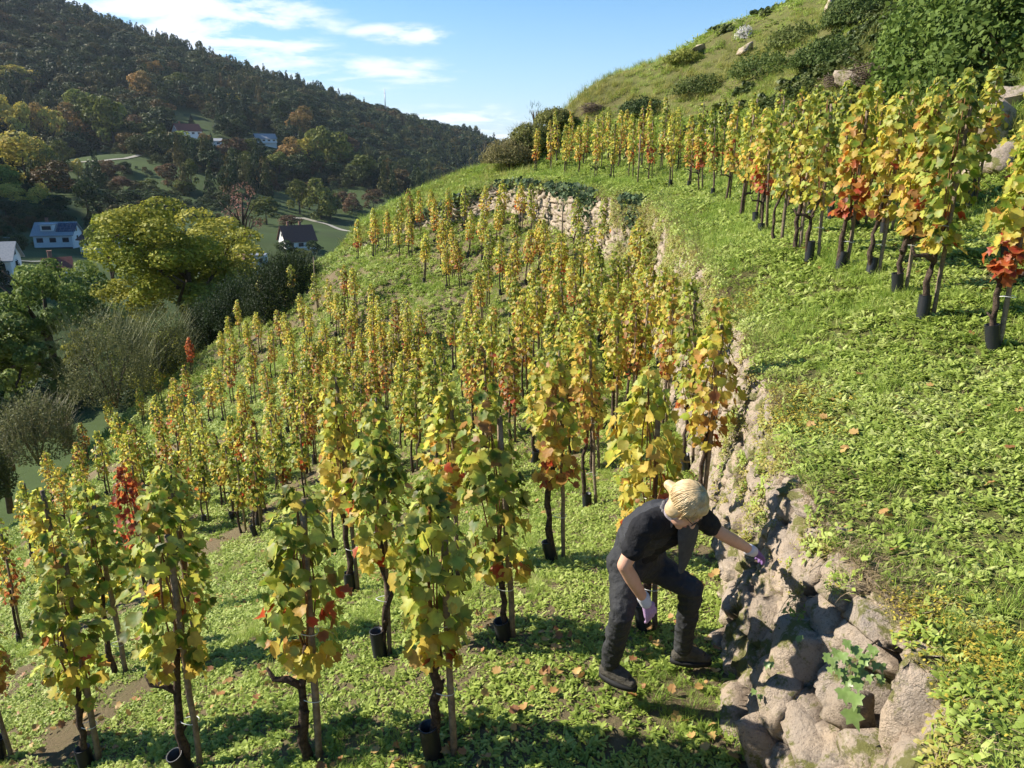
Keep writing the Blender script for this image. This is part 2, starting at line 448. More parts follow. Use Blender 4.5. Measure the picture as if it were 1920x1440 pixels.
def stone_material():
    m = bpy.data.materials.new('weathered_stone'); m.use_nodes = True; t = m.node_tree; b = t.nodes['Principled BSDF']
    b.inputs['Roughness'].default_value = .92; b.inputs['Specular IOR Level'].default_value = .15
    g = t.nodes.new('ShaderNodeNewGeometry'); oi = t.nodes.new('ShaderNodeObjectInfo')

    def nz(sc, det=6, ro=.6):
        n = nd(t, 'ShaderNodeTexNoise', i_Scale=sc, i_Detail=det, i_Roughness=ro); t.links.new(g.outputs['Position'], n.inputs['Vector']); return n.outputs[0]

    def mix(fac, a, bcol):
        x = nd(t, 'ShaderNodeMix', data_type='RGBA')
        t.links.new(fac, x.inputs[0]) if not isinstance(fac, float) else setattr(x.inputs[0], 'default_value', fac)
        for i, c in ((6, a), (7, bcol)):
            if isinstance(c, tuple): x.inputs[i].default_value = (*c, 1)
            else: t.links.new(c, x.inputs[i])
        return x.outputs[2]

    def sm(v, lo, hi):
        r = nd(t, 'ShaderNodeMapRange', interpolation_type='SMOOTHSTEP'); r.inputs[1].default_value = lo; r.inputs[2].default_value = hi
        t.links.new(v, r.inputs[0]); return r.outputs[0]
    c = mix(sm(nz(3.2), .35, .65), (.55, .43, .31), (.43, .36, .29))
    c = mix(mth(t, 'MULTIPLY', oi.outputs['Random'], .75), c, (.37, .30, .23))
    c = mix(mth(t, 'MULTIPLY', sm(nz(14, 8, .7), .55, .7), .6), c, (.64, .54, .42))
    c = mix(mth(t, 'MULTIPLY', sm(nz(6, 8, .7), .55, .66), .7), c, (.15, .13, .105))
    c = mix(mth(t, 'MULTIPLY', sm(nz(70, 3, .7), .56, .66), .55), c, (.15, .12, .10))
    c = mix(mth(t, 'MULTIPLY', sm(nz(4.5, 8, .75), .50, .58), .9), c, (.16, .165, .04))
    ja = nd(t, 'ShaderNodeAttribute', attribute_name='joint'); c = mix(mth(t, 'MULTIPLY', ja.outputs['Fac'], .95), c, (.085, .06, .04))
    t.links.new(c, b.inputs['Base Color'])
    h = mth(t, 'ADD', nz(28, 8, .7), mth(t, 'MULTIPLY', nz(110, 4, .7), .4))
    bp = nd(t, 'ShaderNodeBump', i_Strength=1.0, i_Distance=.035); t.links.new(h, bp.inputs['Height']); t.links.new(bp.outputs[0], b.inputs['Normal'])
    return m


M_STONE = stone_material()
M_EARTH = mat('wall_earth', (.10, .07, .045), .95, .1, 6, (.22, .17, .11), 1.0, bump_scale=40)


def wall_at(s):
    s = np.clip(s, .2, WS[-1] - .2); x = np.interp(s, WS, WC[:, 0]); y = np.interp(s, WS, WC[:, 1])
    x2 = np.interp(s + .1, WS, WC[:, 0]); y2 = np.interp(s + .1, WS, WC[:, 1]); x1 = np.interp(s - .1, WS, WC[:, 0]); y1 = np.interp(s - .1, WS, WC[:, 1])
    tx, ty = x2 - x1, y2 - y1; L = np.hypot(tx, ty); tx, ty = tx / L, ty / L
    return x, y, tx, ty, -ty, tx          # tangent, and the outward side (towards the slope)


S_NEAR = float(wall_dist(1.84, 3.0)[1]); S_BEG = float(wall_dist(.6, 1.1)[1]); S_END = float(wall_dist(-7.5, 39.5)[1])


def batter(s):                            # how far the foot stands out
    return np.interp(s, [S_BEG, S_NEAR + .5, S_NEAR + 1.3, S_NEAR + 3, S_NEAR + 9, S_NEAR + 16, S_END], [.56, .52, .42, .32, .36, .3, .15])


def wall_point(s, h, proud=0.0):
    """h 0 at the foot .. 1 at the top"""
    x, y, tx, ty, nx, ny = wall_at(s)
    zt = up_z(x, y); ob = batter(s)
    zb = low_z(x + nx * ob, y + ny * ob)
    o = ob * (1 - h) + proud
    return x + nx * o, y + ny * o, zb + (zt - zb) * h, zt - zb


hx, hy, hz = 1.72, 3.12, -2.58             # the hollow near the corner
sg_ = np.concatenate([np.arange(S_BEG - 3, S_NEAR + 5, .022), np.arange(S_NEAR + 5, S_NEAR + 14, .05), np.arange(S_NEAR + 14, S_END + 12, .16)]); hg = np.linspace(-.12, 1.0, 66)
SS, HH = np.meshgrid(sg_, hg)
px, py, pz, ph = wall_point(SS.ravel(), HH.ravel())
ok_h = np.clip(ph, 0, 9)


def cells(a, b, seed):
    """distance to the joint between irregular blocks, and a value per block"""
    ai = np.floor(a).astype(np.int64); bi = np.floor(b).astype(np.int64); f1 = np.full(a.shape, 9.); f2 = np.full(a.shape, 9.); idv = np.zeros(a.shape)
    for di in (-1, 0, 1):
        for dj in (-1, 0, 1):
            ci, cj = ai + di, bi + dj; n = (ci * 374761393 + cj * 668265263 + seed * 7919) & 0xffffffff; n = ((n ^ (n >> 13)) * 1274126177) & 0xffffffff
            r1 = ((n >> 4) & 1023) / 1023.; r2 = ((n >> 14) & 1023) / 1023.; d_ = np.hypot(ci + .15 + .7 * r1 - a, cj + .15 + .7 * r2 - b)
            nb = d_ < f1; f2 = np.where(nb, f1, np.minimum(f2, d_)); idv = np.where(nb, ((n >> 8) & 255) / 255., idv); f1 = np.where(nb, d_, f1)
    return f2 - f1, idv


sx_, sz_ = SS.ravel(), pz + 0 * SS.ravel(); wob = (vnoise(sx_, sz_, .3, 14) - .5) * .22
e1, id1 = cells((sx_ + wob) / .34, (sz_ + wob * .6) / .21, 5); e2, id2 = cells(sx_ / .11, sz_ / .08, 6)
blk = np.minimum(1, e1 * 3.2) ** .6
dsp = blk * .10 + id1 * .09 + np.minimum(1, e2 * 3) * .022 + (vnoise(sx_, sz_, .05, 12) - .5) * .03 + (vnoise(sx_, sz_, .8, 11) - .5) * .14 - .14
hol = np.exp(-(((px - hx) ** 2 + (py - hy) ** 2) / .035 + (pz - hz) ** 2 / .03)); dsp = dsp - hol * .42
joint = 1 - np.minimum(1, e1 * 4.5)
xx, yy, tx_, ty_, nx_, ny_ = wall_at(SS.ravel())
top = (HH.ravel() > .98)
dsp = np.where(top, 0, dsp)
Vw = np.stack([px + nx_ * dsp, py + ny_ * dsp, pz], 1); nW = len(sg_)
i_ = (np.arange(len(hg) - 1)[:, None] * nW + np.arange(nW - 1)[None]).ravel()
wall = tag(empty('dry_stone_wall', (1.9, 4.5, -3.2)), 'curved dry stone retaining wall holding up the grassy terrace', 'stone wall')
wl = Vector(wall.location)
fm = new_mesh('rubble_face', Vw - np.array(wl), np.stack([i_, i_ + 1, i_ + nW + 1, i_ + nW], 1)); at_ = fm.attributes.new('joint', 'FLOAT', 'POINT'); at_.data.foreach_set('value', joint.astype(np.float32))
link('rubble_face', fm, M_STONE, wall)

st_protos = [stone_mesh('stone_%s' % k, k, 3) for k in range(12)]
st_low = [stone_mesh('stone_low_%s' % k, k, 1) for k in range(8)]
for m_ in st_protos: m_.materials.append(M_STONE)
cand = []
rs = random.Random(5)
HOLE = (on_y(1660, 1240, 3.25))            # the hollow near the corner
s = S_BEG - .8
while s < S_END:
    far_ = s > S_NEAR + 9
    w = rs.uniform(.17, .36) * (1.35 if far_ else 1)
    _, _, _, hh = wall_point(s, 1.0); hh = float(hh)
    if hh > .25:
        z = -.04
        while z < hh - .06:
            h_ = rs.uniform(.09, .27) * (1.4 if far_ else 1)
            h_ = min(h_, max(.14, hh - z + .02))
            s2 = s + rs.uniform(-.12, .12)
            p = wall_point(s2, min(.92, (z + h_ / 2) / hh), -.085 + rs.uniform(-.05, .045))
            x, y, tx, ty, nx, ny = wall_at(s2)
            cand.append((float(p[0]), float(p[1]), float(p[2]), w * rs.uniform(.5, .85), rs.uniform(.12, .2), h_ * rs.uniform(.5, .85), math.atan2(ty, tx) + rs.gauss(0, .25), rs.gauss(0, .28), rs.gauss(0, .3)))
            z += h_
    s += w
big = []                                   # the boulders one can tell apart round the hollow at the near corner


def boulder(u, v, y, sx, sy, sz, rz, rx=0, ry=0):
    p = on_y(u, v, y); big.append((p[0], p[1], p[2], sx, sy, sz, rz, rx, ry))


boulder(1650, 1160, 3.42, .30, .22, .105, 1.35, .1, .06)
boulder(1500, 1215, 3.75, .22, .27, .22, 1.5, .15, .1)
boulder(1585, 1330, 3.15, .14, .16, .13, 1.2, 0, .2)
boulder(1470, 1330, 3.55, .15, .2, .26, 1.5, 0, -.15)
boulder(1540, 1400, 3.25, .30, .22, .17, 1.45, .1, .1)
boulder(1425, 1390, 3.5, .14, .16, .24, 1.4, 0, .1)
boulder(1735, 1340, 2.78, .16, .2, .30, 1.3, 0, .12)
boulder(1640, 1425, 2.9, .22, .2, .14, 1.4, 0, 0)
boulder(1730, 1435, 2.6, .2, .2, .18, 1.4, 0, 0)
boulder(1450, 1160, 4.15, .13, .15, .24, 1.5, .1, .2)
boulder(1580, 1110, 3.75, .17, .17, .09, 1.3, .1, 0)
boulder(1395, 1150, 4.75, .16, .15, .11, 1.2, 0, 0)
cand = [c for c in cand if min((c[0] - b[0]) ** 2 + (c[1] - b[1]) ** 2 + (c[2] - b[2]) ** 2 for b in big) > .05
        and not ((c[0] - hx) ** 2 + (c[1] - hy) ** 2 < .16 and -2.95 < c[2] < -2.3)]
cand = [b for b in big] + sorted(cand, key=lambda c: (c[0] ** 2 + c[1] ** 2))
M_of = lambda c: Matrix.Translation((c[0], c[1], c[2])) @ Matrix.Rotation(c[6], 4, 'Z') @ Matrix.Rotation(c[7], 4, 'X') @ Matrix.Rotation(c[8], 4, 'Y') @ Matrix.Diagonal((c[3], c[4], c[5], 1))
for k, c in enumerate(cand[:290]):
    o = link('stone', st_protos[k % 12], None, wall)
    o.matrix_local = Matrix.Translation(-wl) @ M_of(c)
mbs = MB()
for k, c in enumerate(cand[290:]):
    me = st_low[k % 8]; Mx = Matrix.Translation(-wl) @ M_of(c)
    mbs.add([Mx @ v.co for v in me.vertices], [tuple(p.vertices) for p in me.polygons])
tag(mbs.build('far_stones', M_STONE, wall), kind='stuff')

# ------------------------------------------------------------------ the person bending at the wall
M_SKIN = mat('skin', (.55, .30, .20), .5, .35, 12, (.62, .36, .25), .2)
M_HAIR = mat('blond_hair', (.40, .28, .13), .5, .4, 30, (.66, .50, .28), 0, lo=.3, hi=.7)
M_SHIRT = mat('black_shirt', (.012, .012, .014), .85, .2, 9, (.02, .02, .022), .8, bump_scale=26)
M_VEST = mat('charcoal_vest', (.026, .027, .032), .7, .3, 7, (.036, .037, .042), .9, bump_scale=18)
M_LINING = mat('grey_fleece', (.13, .125, .13), .95, .1, 30, (.17, .16, .165), .4)
M_PANTS = mat('dark_trousers', (.026, .027, .029), .75, .25, 7, (.042, .043, .045), 1.0, bump_scale=16)
M_BOOT = mat('grey_brown_boot', (.075, .068, .055), .85, .2, 30, (.12, .11, .09), .8); M_SOLE = mat('boot_sole', (.02, .02, .02), .7, .2)
M_GLOVE = mat('purple_glove', (.17, .09, .24), .75, .25, 60, (.24, .14, .32), .5); M_GLOVEL = mat('lilac_glove', (.38, .24, .42), .75, .25, 60, (.48, .33, .50), .5); M_CUFF = mat('pale_cuff', (.55, .55, .60), .8, .2); M_GRIP = mat('black_glove_palm', (.02, .02, .022), .7, .3)
M_SCARF = mat('pale_neck_tube', (.55, .50, .50), .9, .1, 40, (.36, .30, .34), .4)
M_DARK = mat('dark_frame', (.02, .015, .012), .3, .5); M_LIP = mat('lip', (.42, .16, .13), .5, .3); M_EYE = mat('eye', (.75, .72, .68), .3, .5)
PV = lambda u, v, y: Vector(on_y(u, v, y))
J = dict(pel=PV(1192, 1045, 4.12), wai=PV(1205, 1012, 4.05), che=PV(1245, 985, 3.93), nek=PV(1268, 962, 3.82), hed=PV(1284, 948, 3.74),
         shL=PV(1208, 988, 3.72), elL=PV(1170, 1060, 3.70), wrL=PV(1210, 1128, 3.78), hdL=PV(1221, 1152, 3.79),
         shR=PV(1303, 962, 3.98), elR=PV(1352, 1000, 4.02), wrR=PV(1410, 1033, 4.2), hdR=PV(1432, 1042, 4.27),
         hipL=PV(1176, 1058, 4.04), knL=PV(1166, 1150, 3.86), anL=PV(1143, 1248, 4.05), toL=PV(1183, 1284, 3.96),
         hipR=PV(1216, 1055, 4.22), knR=PV(1297, 1103, 4.08), anR=PV(1279, 1218, 4.28), toR=PV(1345, 1232, 4.26))
gz = float(low_z(np.array([.85]), np.array([4.1]))[0])
person = tag(empty('person', (.85, 4.1, gz)), 'person in black work clothes and purple gloves bending with one hand on the wall', 'person')
pl = Vector(person.location)


def ball(m, c, r, n=12, M3=None):
    vs = []; fs = []; k = n // 2
    r = r if hasattr(r, '__len__') else (r, r, r)
    for i in range(k + 1):
        a = math.pi * i / k
        for j in range(n):
            b = 2 * math.pi * j / n; p = Vector((r[0] * math.sin(a) * math.cos(b), r[1] * math.sin(a) * math.sin(b), r[2] * math.cos(a)))
            if M3: p = M3 @ p
            vs.append(Vector(c) + p)
    for i in range(k):
        for j in range(n): fs.append((i * n + j, i * n + (j + 1) % n, (i + 1) * n + (j + 1) % n, (i + 1) * n + j))
    m.add(vs, fs)


def limb(m, pts, rad, n=14, sub=4):
    """overlapping balls and tubes; fused later"""
    for i in range(len(pts) - 1):
        a, b = Vector(pts[i]), Vector(pts[i + 1]); ra, rb = rad[i], rad[i + 1]
        m.tube([a.lerp(b, k / sub) for k in range(sub + 1)], [ra + (rb - ra) * k / sub for k in range(sub + 1)], n)
    for p, r in zip(pts, rad): ball(m, p, r, n)


SPARE = []


def fuse(m, name, mt, vox=.01, smooth=4, parent=None, wrinkle=0, wsc=14, seed=0):
    me = new_mesh(name, m.v, m.f); o = bpy.data.objects.new(name, me); tmp = bpy.data.scenes.get('tmp') or bpy.data.scenes.new('tmp'); tmp.collection.objects.link(o)
    md = o.modifiers.new('r', 'REMESH'); md.mode = 'VOXEL'; md.voxel_size = vox
    md = o.modifiers.new('s', 'SMOOTH'); md.iterations = smooth; md.factor = .5
    tmp.view_layers[0].update(); dg = tmp.view_layers[0].depsgraph; me2 = bpy.data.meshes.new_from_object(o.evaluated_get(dg)); tmp.collection.objects.unlink(o); SPARE.append(o); SPARE.append(me); me2.name = name
    if wrinkle:
        sd_ = Vector((seed, seed * 2, 0))
        nv = len(me2.vertices); co = np.empty(nv * 3, np.float32); me2.vertices.foreach_get('co', co); co = co.reshape(-1, 3); nr = np.empty(nv * 3, np.float32); me2.vertex_normals.foreach_get('vector', nr); nr = nr.reshape(-1, 3)
        q = np.array([noise.noise(Vector((c[0] * wsc * .7, c[1] * wsc * .7, c[2] * wsc * 1.5)) + sd_) + .5 * noise.noise(Vector(c) * wsc * 2.3 + sd_) for c in co.tolist()], np.float32)
        co += nr * (q * wrinkle)[:, None]; me2.vertices.foreach_set('co', co.ravel()); me2.update()
    me2.polygons.foreach_set('use_smooth', np.ones(len(me2.polygons), dtype=bool)); me2.materials.clear()
    o = link(name, me2, mt, parent)
    if parent: o.matrix_local = Matrix.Translation(-Vector(parent.location)) if parent.parent is None else Matrix.Identity(4)
    return o


sh_ax = (J['shR'] - J['shL']).normalized()
fwd = (J['che'] - J['pel']).normalized()                         # spine direction
hd_f = Vector((.50, -.42, -.76)).normalized(); hd_u = (J['hed'] - J['nek']); hd_u = Vector((.55, -.35, .60)); hd_u = (hd_u - hd_f * hd_u.dot(hd_f)).normalized(); hd_r = hd_f.cross(hd_u)
HM = Matrix((hd_r, hd_f, hd_u)).transposed()                     # local x right, y face, z crown
hc = J['hed']; HP = lambda x, y, z: hc + HM @ Vector((x, y, z))
# body: one continuous surface
b = MB()
ball(b, HP(0, 0, .015), (.074, .092, .098), 20, HM); ball(b, HP(0, .035, -.055), (.055, .062, .062), 16, HM); ball(b, HP(0, .075, -.095), (.026, .024, .02), 12, HM)
limb(b, [HP(0, .088, .012), HP(0, .112, -.03)], [.011, .015], 10); ball(b, HP(.02, .085, .03), .018, 8); ball(b, HP(-.02, .085, .03), .018, 8)
for sx in (-1, 1): ball(b, HP(sx * .076, -.005, -.018), (.009, .02, .03), 10, HM)
limb(b, [HP(0, -.02, -.04), J['nek'], J['che'].lerp(J['nek'], .6)], [.055, .055, .07])
limb(b, [J['che'], J['wai'], J['pel']], [.11, .10, .12]); limb(b, [J['nek'].lerp(J['che'], .3), J['shL']], [.05, .05]); limb(b, [J['nek'].lerp(J['che'], .3), J['shR']], [.05, .05])
limb(b, [J['shL'], J['shL'].lerp(J['elL'], .5), J['elL'], J['elL'].lerp(J['wrL'], .35), J['wrL']], [.05, .045, .038, .040, .026])
limb(b, [J['shR'], J['shR'].lerp(J['elR'], .5), J['elR'], J['elR'].lerp(J['wrR'], .35), J['wrR']], [.05, .044, .038, .039, .026])
limb(b, [J['hipL'], J['knL'], J['anL']], [.08, .055, .035]); limb(b, [J['hipR'], J['knR'], J['anR']], [.08, .055, .035]); limb(b, [J['hipL'], J['pel'], J['hipR']], [.09, .10, .09])
fuse(b, 'body', M_SKIN, .006, 3, person)
# trousers
b = MB()
limb(b, [J['hipL'], J['hipL'].lerp(J['knL'], .5), J['knL'], J['knL'].lerp(J['anL'], .45), J['anL'] + Vector((0, 0, .02))], [.106, .090, .070, .066, .056])
limb(b, [J['hipR'], J['hipR'].lerp(J['knR'], .5), J['knR'], J['knR'].lerp(J['anR'], .45), J['anR'] + Vector((0, 0, .02))], [.104, .088, .070, .066, .056])
limb(b, [J['hipL'], J['pel'], J['hipR']], [.125, .135, .125]); limb(b, [J['pel'], J['pel'].lerp(J['wai'], .5)], [.13, .12])
fuse(b, 'trousers', M_PANTS, .008, 2, person, .010, 17, 3)
m = MB()
for jn, dx in (('hipL', 1), ('knR', 1)):
    pass
# shirt with short sleeves
b = MB()
limb(b, [J['pel'].lerp(J['wai'], .6), J['wai'], J['che'], J['che'].lerp(J['nek'], .7)], [.118, .118, .125, .085])
for sg, nm in ((-1, 'L'), (1, 'R')):
    s0 = J['sh' + nm]; e0 = J['el' + nm]
    limb(b, [J['che'].lerp(J['nek'], .45) + sh_ax * sg * .05, s0, s0.lerp(e0, .58)], [.088, .076, .062])
fuse(b, 'shirt', M_SHIRT, .008, 4, person, .009, 15, 5)
# vest: back and left side panel, open at the front, with collar and a hanging flap
b = MB(); back = fwd.cross(sh_ax).normalized(); back = back if back.z > 0 else -back
limb(b, [J['pel'].lerp(J['wai'], .25) + back * .025, J['wai'] + back * .03, J['che'] + back * .032 - sh_ax * .02], [.128, .128, .13])
limb(b, [J['wai'] - sh_ax * .05, J['che'] - sh_ax * .06 + back * .01], [.105, .115]); limb(b, [J['che'] + back * .02 - sh_ax * .08, J['che'].lerp(J['nek'], .7) + back * .02], [.10, .085]); limb(b, [J['che'] + back * .02 + sh_ax * .08, J['che'].lerp(J['nek'], .7) + back * .02], [.10, .085])
fuse(b, 'vest', M_VEST, .008, 4, person, .010, 13, 7)


def sheet(name, rows, mt, parent, thick=.008):
    n = len(rows[0]); V = [p for r in rows for p in r]; A = [Vector(v) for v in V]; Fc = []
    for i in range(len(rows) - 1):
        for j in range(n - 1): Fc.append((i * n + j, i * n + j + 1, (i + 1) * n + j + 1, (i + 1) * n + j))
    o = link(name, new_mesh(name, [v - pl for v in A], Fc), mt, parent); md = o.modifiers.new('t', 'SOLIDIFY'); md.thickness = thick; md2 = o.modifiers.new('s', 'SUBSURF'); md2.levels = 2; md2.render_levels = 2
    return o


M_LINE2 = mat('charcoal_lining', (.06, .06, .062), .9, .1, 30, (.08, .08, .08), .4)
sheet('vest_flap', [[PV(1268, 984, 3.74), PV(1288, 984, 3.74), PV(1313, 976, 3.84)], [PV(1270, 1015, 3.73), PV(1289, 1016, 3.73), PV(1309, 1006, 3.83)], [PV(1272, 1045, 3.80), PV(1284, 1048, 3.80), PV(1299, 1036, 3.88)], [PV(1270, 1074, 3.80), PV(1277, 1080, 3.80), PV(1287, 1064, 3.86)]], M_LINE2, person, .004)
b = MB(); cn = J['nek'].lerp(J['che'], .22); 
for q_ in range(11):
    a_ = -2.2 + 4.4 * q_ / 10; c0 = cn - sh_ax * (.088 * math.sin(a_)) + back * (.075 * math.cos(a_)); ball(b, c0 + fwd * .02, (.016, .016, .03), 8); ball(b, c0 - fwd * .02, .02, 8)
fuse(b, 'vest_collar', M_LINING, .006, 3, person)
# faint pale lettering on the back of the vest
m = MB(); t0 = PV(1208, 953, 3.86)
for k in range(4): q = PV(1206 + k * 6, 958 - k * 4.4, 3.745 + .01 * k); m.box(q - pl, (.012, .004, .016), .6)
# neck tube
b = MB(); limb(b, [J['nek'].lerp(J['che'], .15), J['nek'], HP(0, .0, -.055)], [.072, .07, .066]); fuse(b, 'neck_scarf', M_SCARF, .008, 3, person, .006, 22, 9)
# face details
for sx in (-1, 1):
    b = MB(); ball(b, HP(sx * .03, .083, .012) - pl, (.012, .008, .008), 10, HM); b.build('eye', M_EYE, person)
    b = MB(); ball(b, HP(sx * .03, .0905, .011) - pl, (.005, .003, .005), 8, HM); b.build('iris', M_DARK, person)
b = MB(); b.tube([HP(-.022, .088, -.066) - pl, HP(0, .097, -.063) - pl, HP(.022, .088, -.066) - pl], [.003, .006, .003], 6); b.build('mouth', M_LIP, person)
b = MB()
for sx in (-1, 1):
    b.tube([HP(sx * .032 + .024 * math.cos(a), .104, .008 + .017 * math.sin(a)) - pl for a in np.linspace(0, 6.283, 15)], .0022, 5, False); b.tube([HP(sx * .056, .10, .012) - pl, HP(sx * .078, .05, .012) - pl, HP(sx * .08, -.005, .004) - pl], .0022, 5)
b.tube([HP(-.008, .106, .012) - pl, HP(.008, .106, .012) - pl], .002, 5); b.build('glasses', M_DARK, person)
# hair: a cap with many locks combed over it, and a small knot
b = MB(); ball(b, HP(0, -.022, .033), (.088, .10, .098), 20, HM); ball(b, HP(0, .035, .075), (.066, .06, .045), 16, HM); ball(b, HP(.06, -.015, -.03), (.03, .05, .06), 12, HM); ball(b, HP(-.06, -.03, -.02), (.03, .05, .05), 12, HM); limb(b, [HP(-.01, -.105, -.01), HP(-.015, -.135, -.025)], [.035, .028])
hair = fuse(b, 'hair', M_HAIR, .007, 4, person, .0015, 40, 2)
b = MB(); rh = random.Random(4)
for k in range(620):
    a = rh.uniform(-1.9, 1.9) + (math.pi if rh.random() < .35 else 0); ps = []
    lf0 = rh.uniform(0, .04); L0 = rh.uniform(1.0, 1.62) if abs(a) < 1 else rh.uniform(1.5, 2.05); jit = rh.gauss(0, .05)
    for q in range(7):
        th = .05 + L0 * q / 6; lift = 1.0 + .012 * math.sin(q * .8 + k) + lf0
        x = .091 * math.sin(th) * math.sin(a + jit * q * .4); y = .102 * math.sin(th) * math.cos(a + jit * q * .4) - .018; z = .10 * math.cos(th) + .035
        if q > 4 and y > .02: z -= .012 * (q - 4); y += .006 * (q - 4)
        ps.append(HP(x * lift, y * lift, z * lift) - pl)
    b.tube(ps, [.003, .0045, .005, .0048, .004, .003, .001], 5)
lk = b.build('locks', M_HAIR, hair); lk.matrix_local = Matrix.Translation(pl)
lk.matrix_parent_inverse = Matrix.Identity(4)
for n_ in ('hair',): pass


def glove(wr, hd, knuckle_ax, palm_n, curl, mt, name, reach):
    """wr wrist, hd middle of the palm; five fingers from the far edge of the palm"""
    d = (hd - wr).normalized(); ax = (knuckle_ax - d * knuckle_ax.dot(d)).normalized(); pn = palm_n - d * palm_n.dot(d); pn = (pn - ax * pn.dot(ax)).normalized()
    b = MB(); L = .085
    for k in range(4): limb(b, [wr, wr + d * L + ax * (k - 1.5) * .021], [.024, .0155], 10)
    lens = [.066, .074, .070, .056]
    for k in range(4):
        p0 = wr + d * L + ax * (k - 1.5) * .021; cc = curl * (1 + .12 * k); spread_ = ax * (k - 1.5) * .08
        pts = [p0]; dd = (d + spread_).normalized(); ang = cc * .5
        for s_, f_ in enumerate((.45, .32, .23)):
            dd2 = (dd * math.cos(ang) + pn * math.sin(ang)).normalized(); pts.append(pts[-1] + dd2 * lens[k] * f_); ang += cc
        limb(b, pts, [.0125, .0115, .0105, .0088], 10)
    t0 = wr + d * .03 - ax * .028 * reach; limb(b, [wr + d * .02, t0 + d * .012, t0 + d * .036 - ax * .018 * reach + pn * .016, t0 + d * .06 - ax * .02 * reach + pn * .03], [.02, .0165, .013, .0105], 10)
    g = fuse(b, name, mt, .0042, 2, person)
    b = MB(); limb(b, [wr - d * .035, wr + d * .008], [.037, .034], 14); fuse(b, 'glove_cuff', M_CUFF, .005, 2, person)
    return g


vw = (-J['hdL']).normalized()
glove(J['wrL'], J['hdL'], Vector((.75, .5, .2)), Vector((.1, .8, -.2)), .42, M_GLOVEL, 'glove', -1)
glove(J['wrR'], J['hdR'], Vector((-.2, .9, .25)), Vector((.35, .1, -.9)), .55, M_GLOVE, 'glove', -1)
# boots
for an, to in ((J['anL'], J['toL']), (J['anR'], J['toR'])):
    g0 = float(low_z(np.array([an.x]), np.array([an.y]))[0]); f = Vector((to.x - an.x, to.y - an.y, 0)).normalized(); an = Vector(an); s_ = Vector((-f.y, f.x, 0)); zb = an.z - .085
    A0 = Vector((an.x, an.y, zb)); b = MB()
    limb(b, [an + Vector((0, 0, .045)), an - Vector((0, 0, .03)) + f * .01], [.045, .045]); limb(b, [A0 - f * .03 + Vector((0, 0, .045)), A0 + f * .08 + Vector((0, 0, .04)), A0 + f * .155 + Vector((0, 0, .03))], [.04, .041, .032])
    limb(b, [an, A0 + f * .11 + Vector((0, 0, .055))], [.046, .038])
    bt = fuse(b, 'boot', M_BOOT, .006, 2, person, .002, 30, 1)
    b = MB(); R_ = 16; vs = []
    for z in (-.012, .018):
        for k in range(R_):
            a = 6.283 * k / R_; x = math.cos(a); y = math.sin(a); vs.append(A0 + f * (.060 + .134 * x) + s_ * (.05 * y * (1 - .12 * abs(x))) + Vector((0, 0, z)) - pl)
    b.add(vs, [tuple(range(R_ - 1, -1, -1)), tuple(range(R_, 2 * R_))] + [(k, (k + 1) % R_, R_ + (k + 1) % R_, R_ + k) for k in range(R_)]); b.build('boot_sole', M_SOLE, person)
    b = MB()
    for k in range(4):
        c = A0 + f * (.055 + .028 * k) + Vector((0, 0, .098 - .011 * k)); b.tube([c - s_ * .026 - pl, c + f * .012 + Vector((0, 0, .006)) - pl, c + s_ * .026 - pl], .0035, 5)
    b.build('laces', M_DARK, person)

bpy.data.batch_remove(SPARE + [bpy.data.scenes['tmp']])

# ------------------------------------------------------------------ ground cover
def blade_mesh(specs, name):
    """specs: (base xyz, azimuth, length, width, elevation, droop, wide?)"""
    V = []; Fc = []; col = []
    for (b, az, L, w, el, dr, wide) in specs:
        d = np.array([math.cos(az), math.sin(az), 0]); sdv = np.array([-math.sin(az), math.cos(az), 0]); n = len(V)
        prof = [.35, 1, .8, 0] if wide else [1, .8, .5, 0]
        p = np.array(b, float); e = el
        for k in range(4):
            ww = w * prof[k] / 2
            if k < 3: V += [p - sdv * ww + np.array([0, 0, .15 * ww]), p + sdv * ww]
            else: V.append(p)
            p = p + (d * math.cos(e) + np.array([0, 0, math.sin(e)])) * L / 3; e -= dr
        Fc += [(n, n + 1, n + 3, n + 2), (n + 2, n + 3, n + 5, n + 4), (n + 4, n + 5, n + 6)]
    return new_mesh(name, V, Fc)


def proto_coll(name, meshes, mats):
    c = bpy.data.collections.new(name)
    for k, me in enumerate(meshes):
        if not me.materials: me.materials.append(mats[k] if isinstance(mats, list) else mats)
        o = bpy.data.objects.new('%s_%02d' % (name, k), me); c.objects.link(o)
    return c


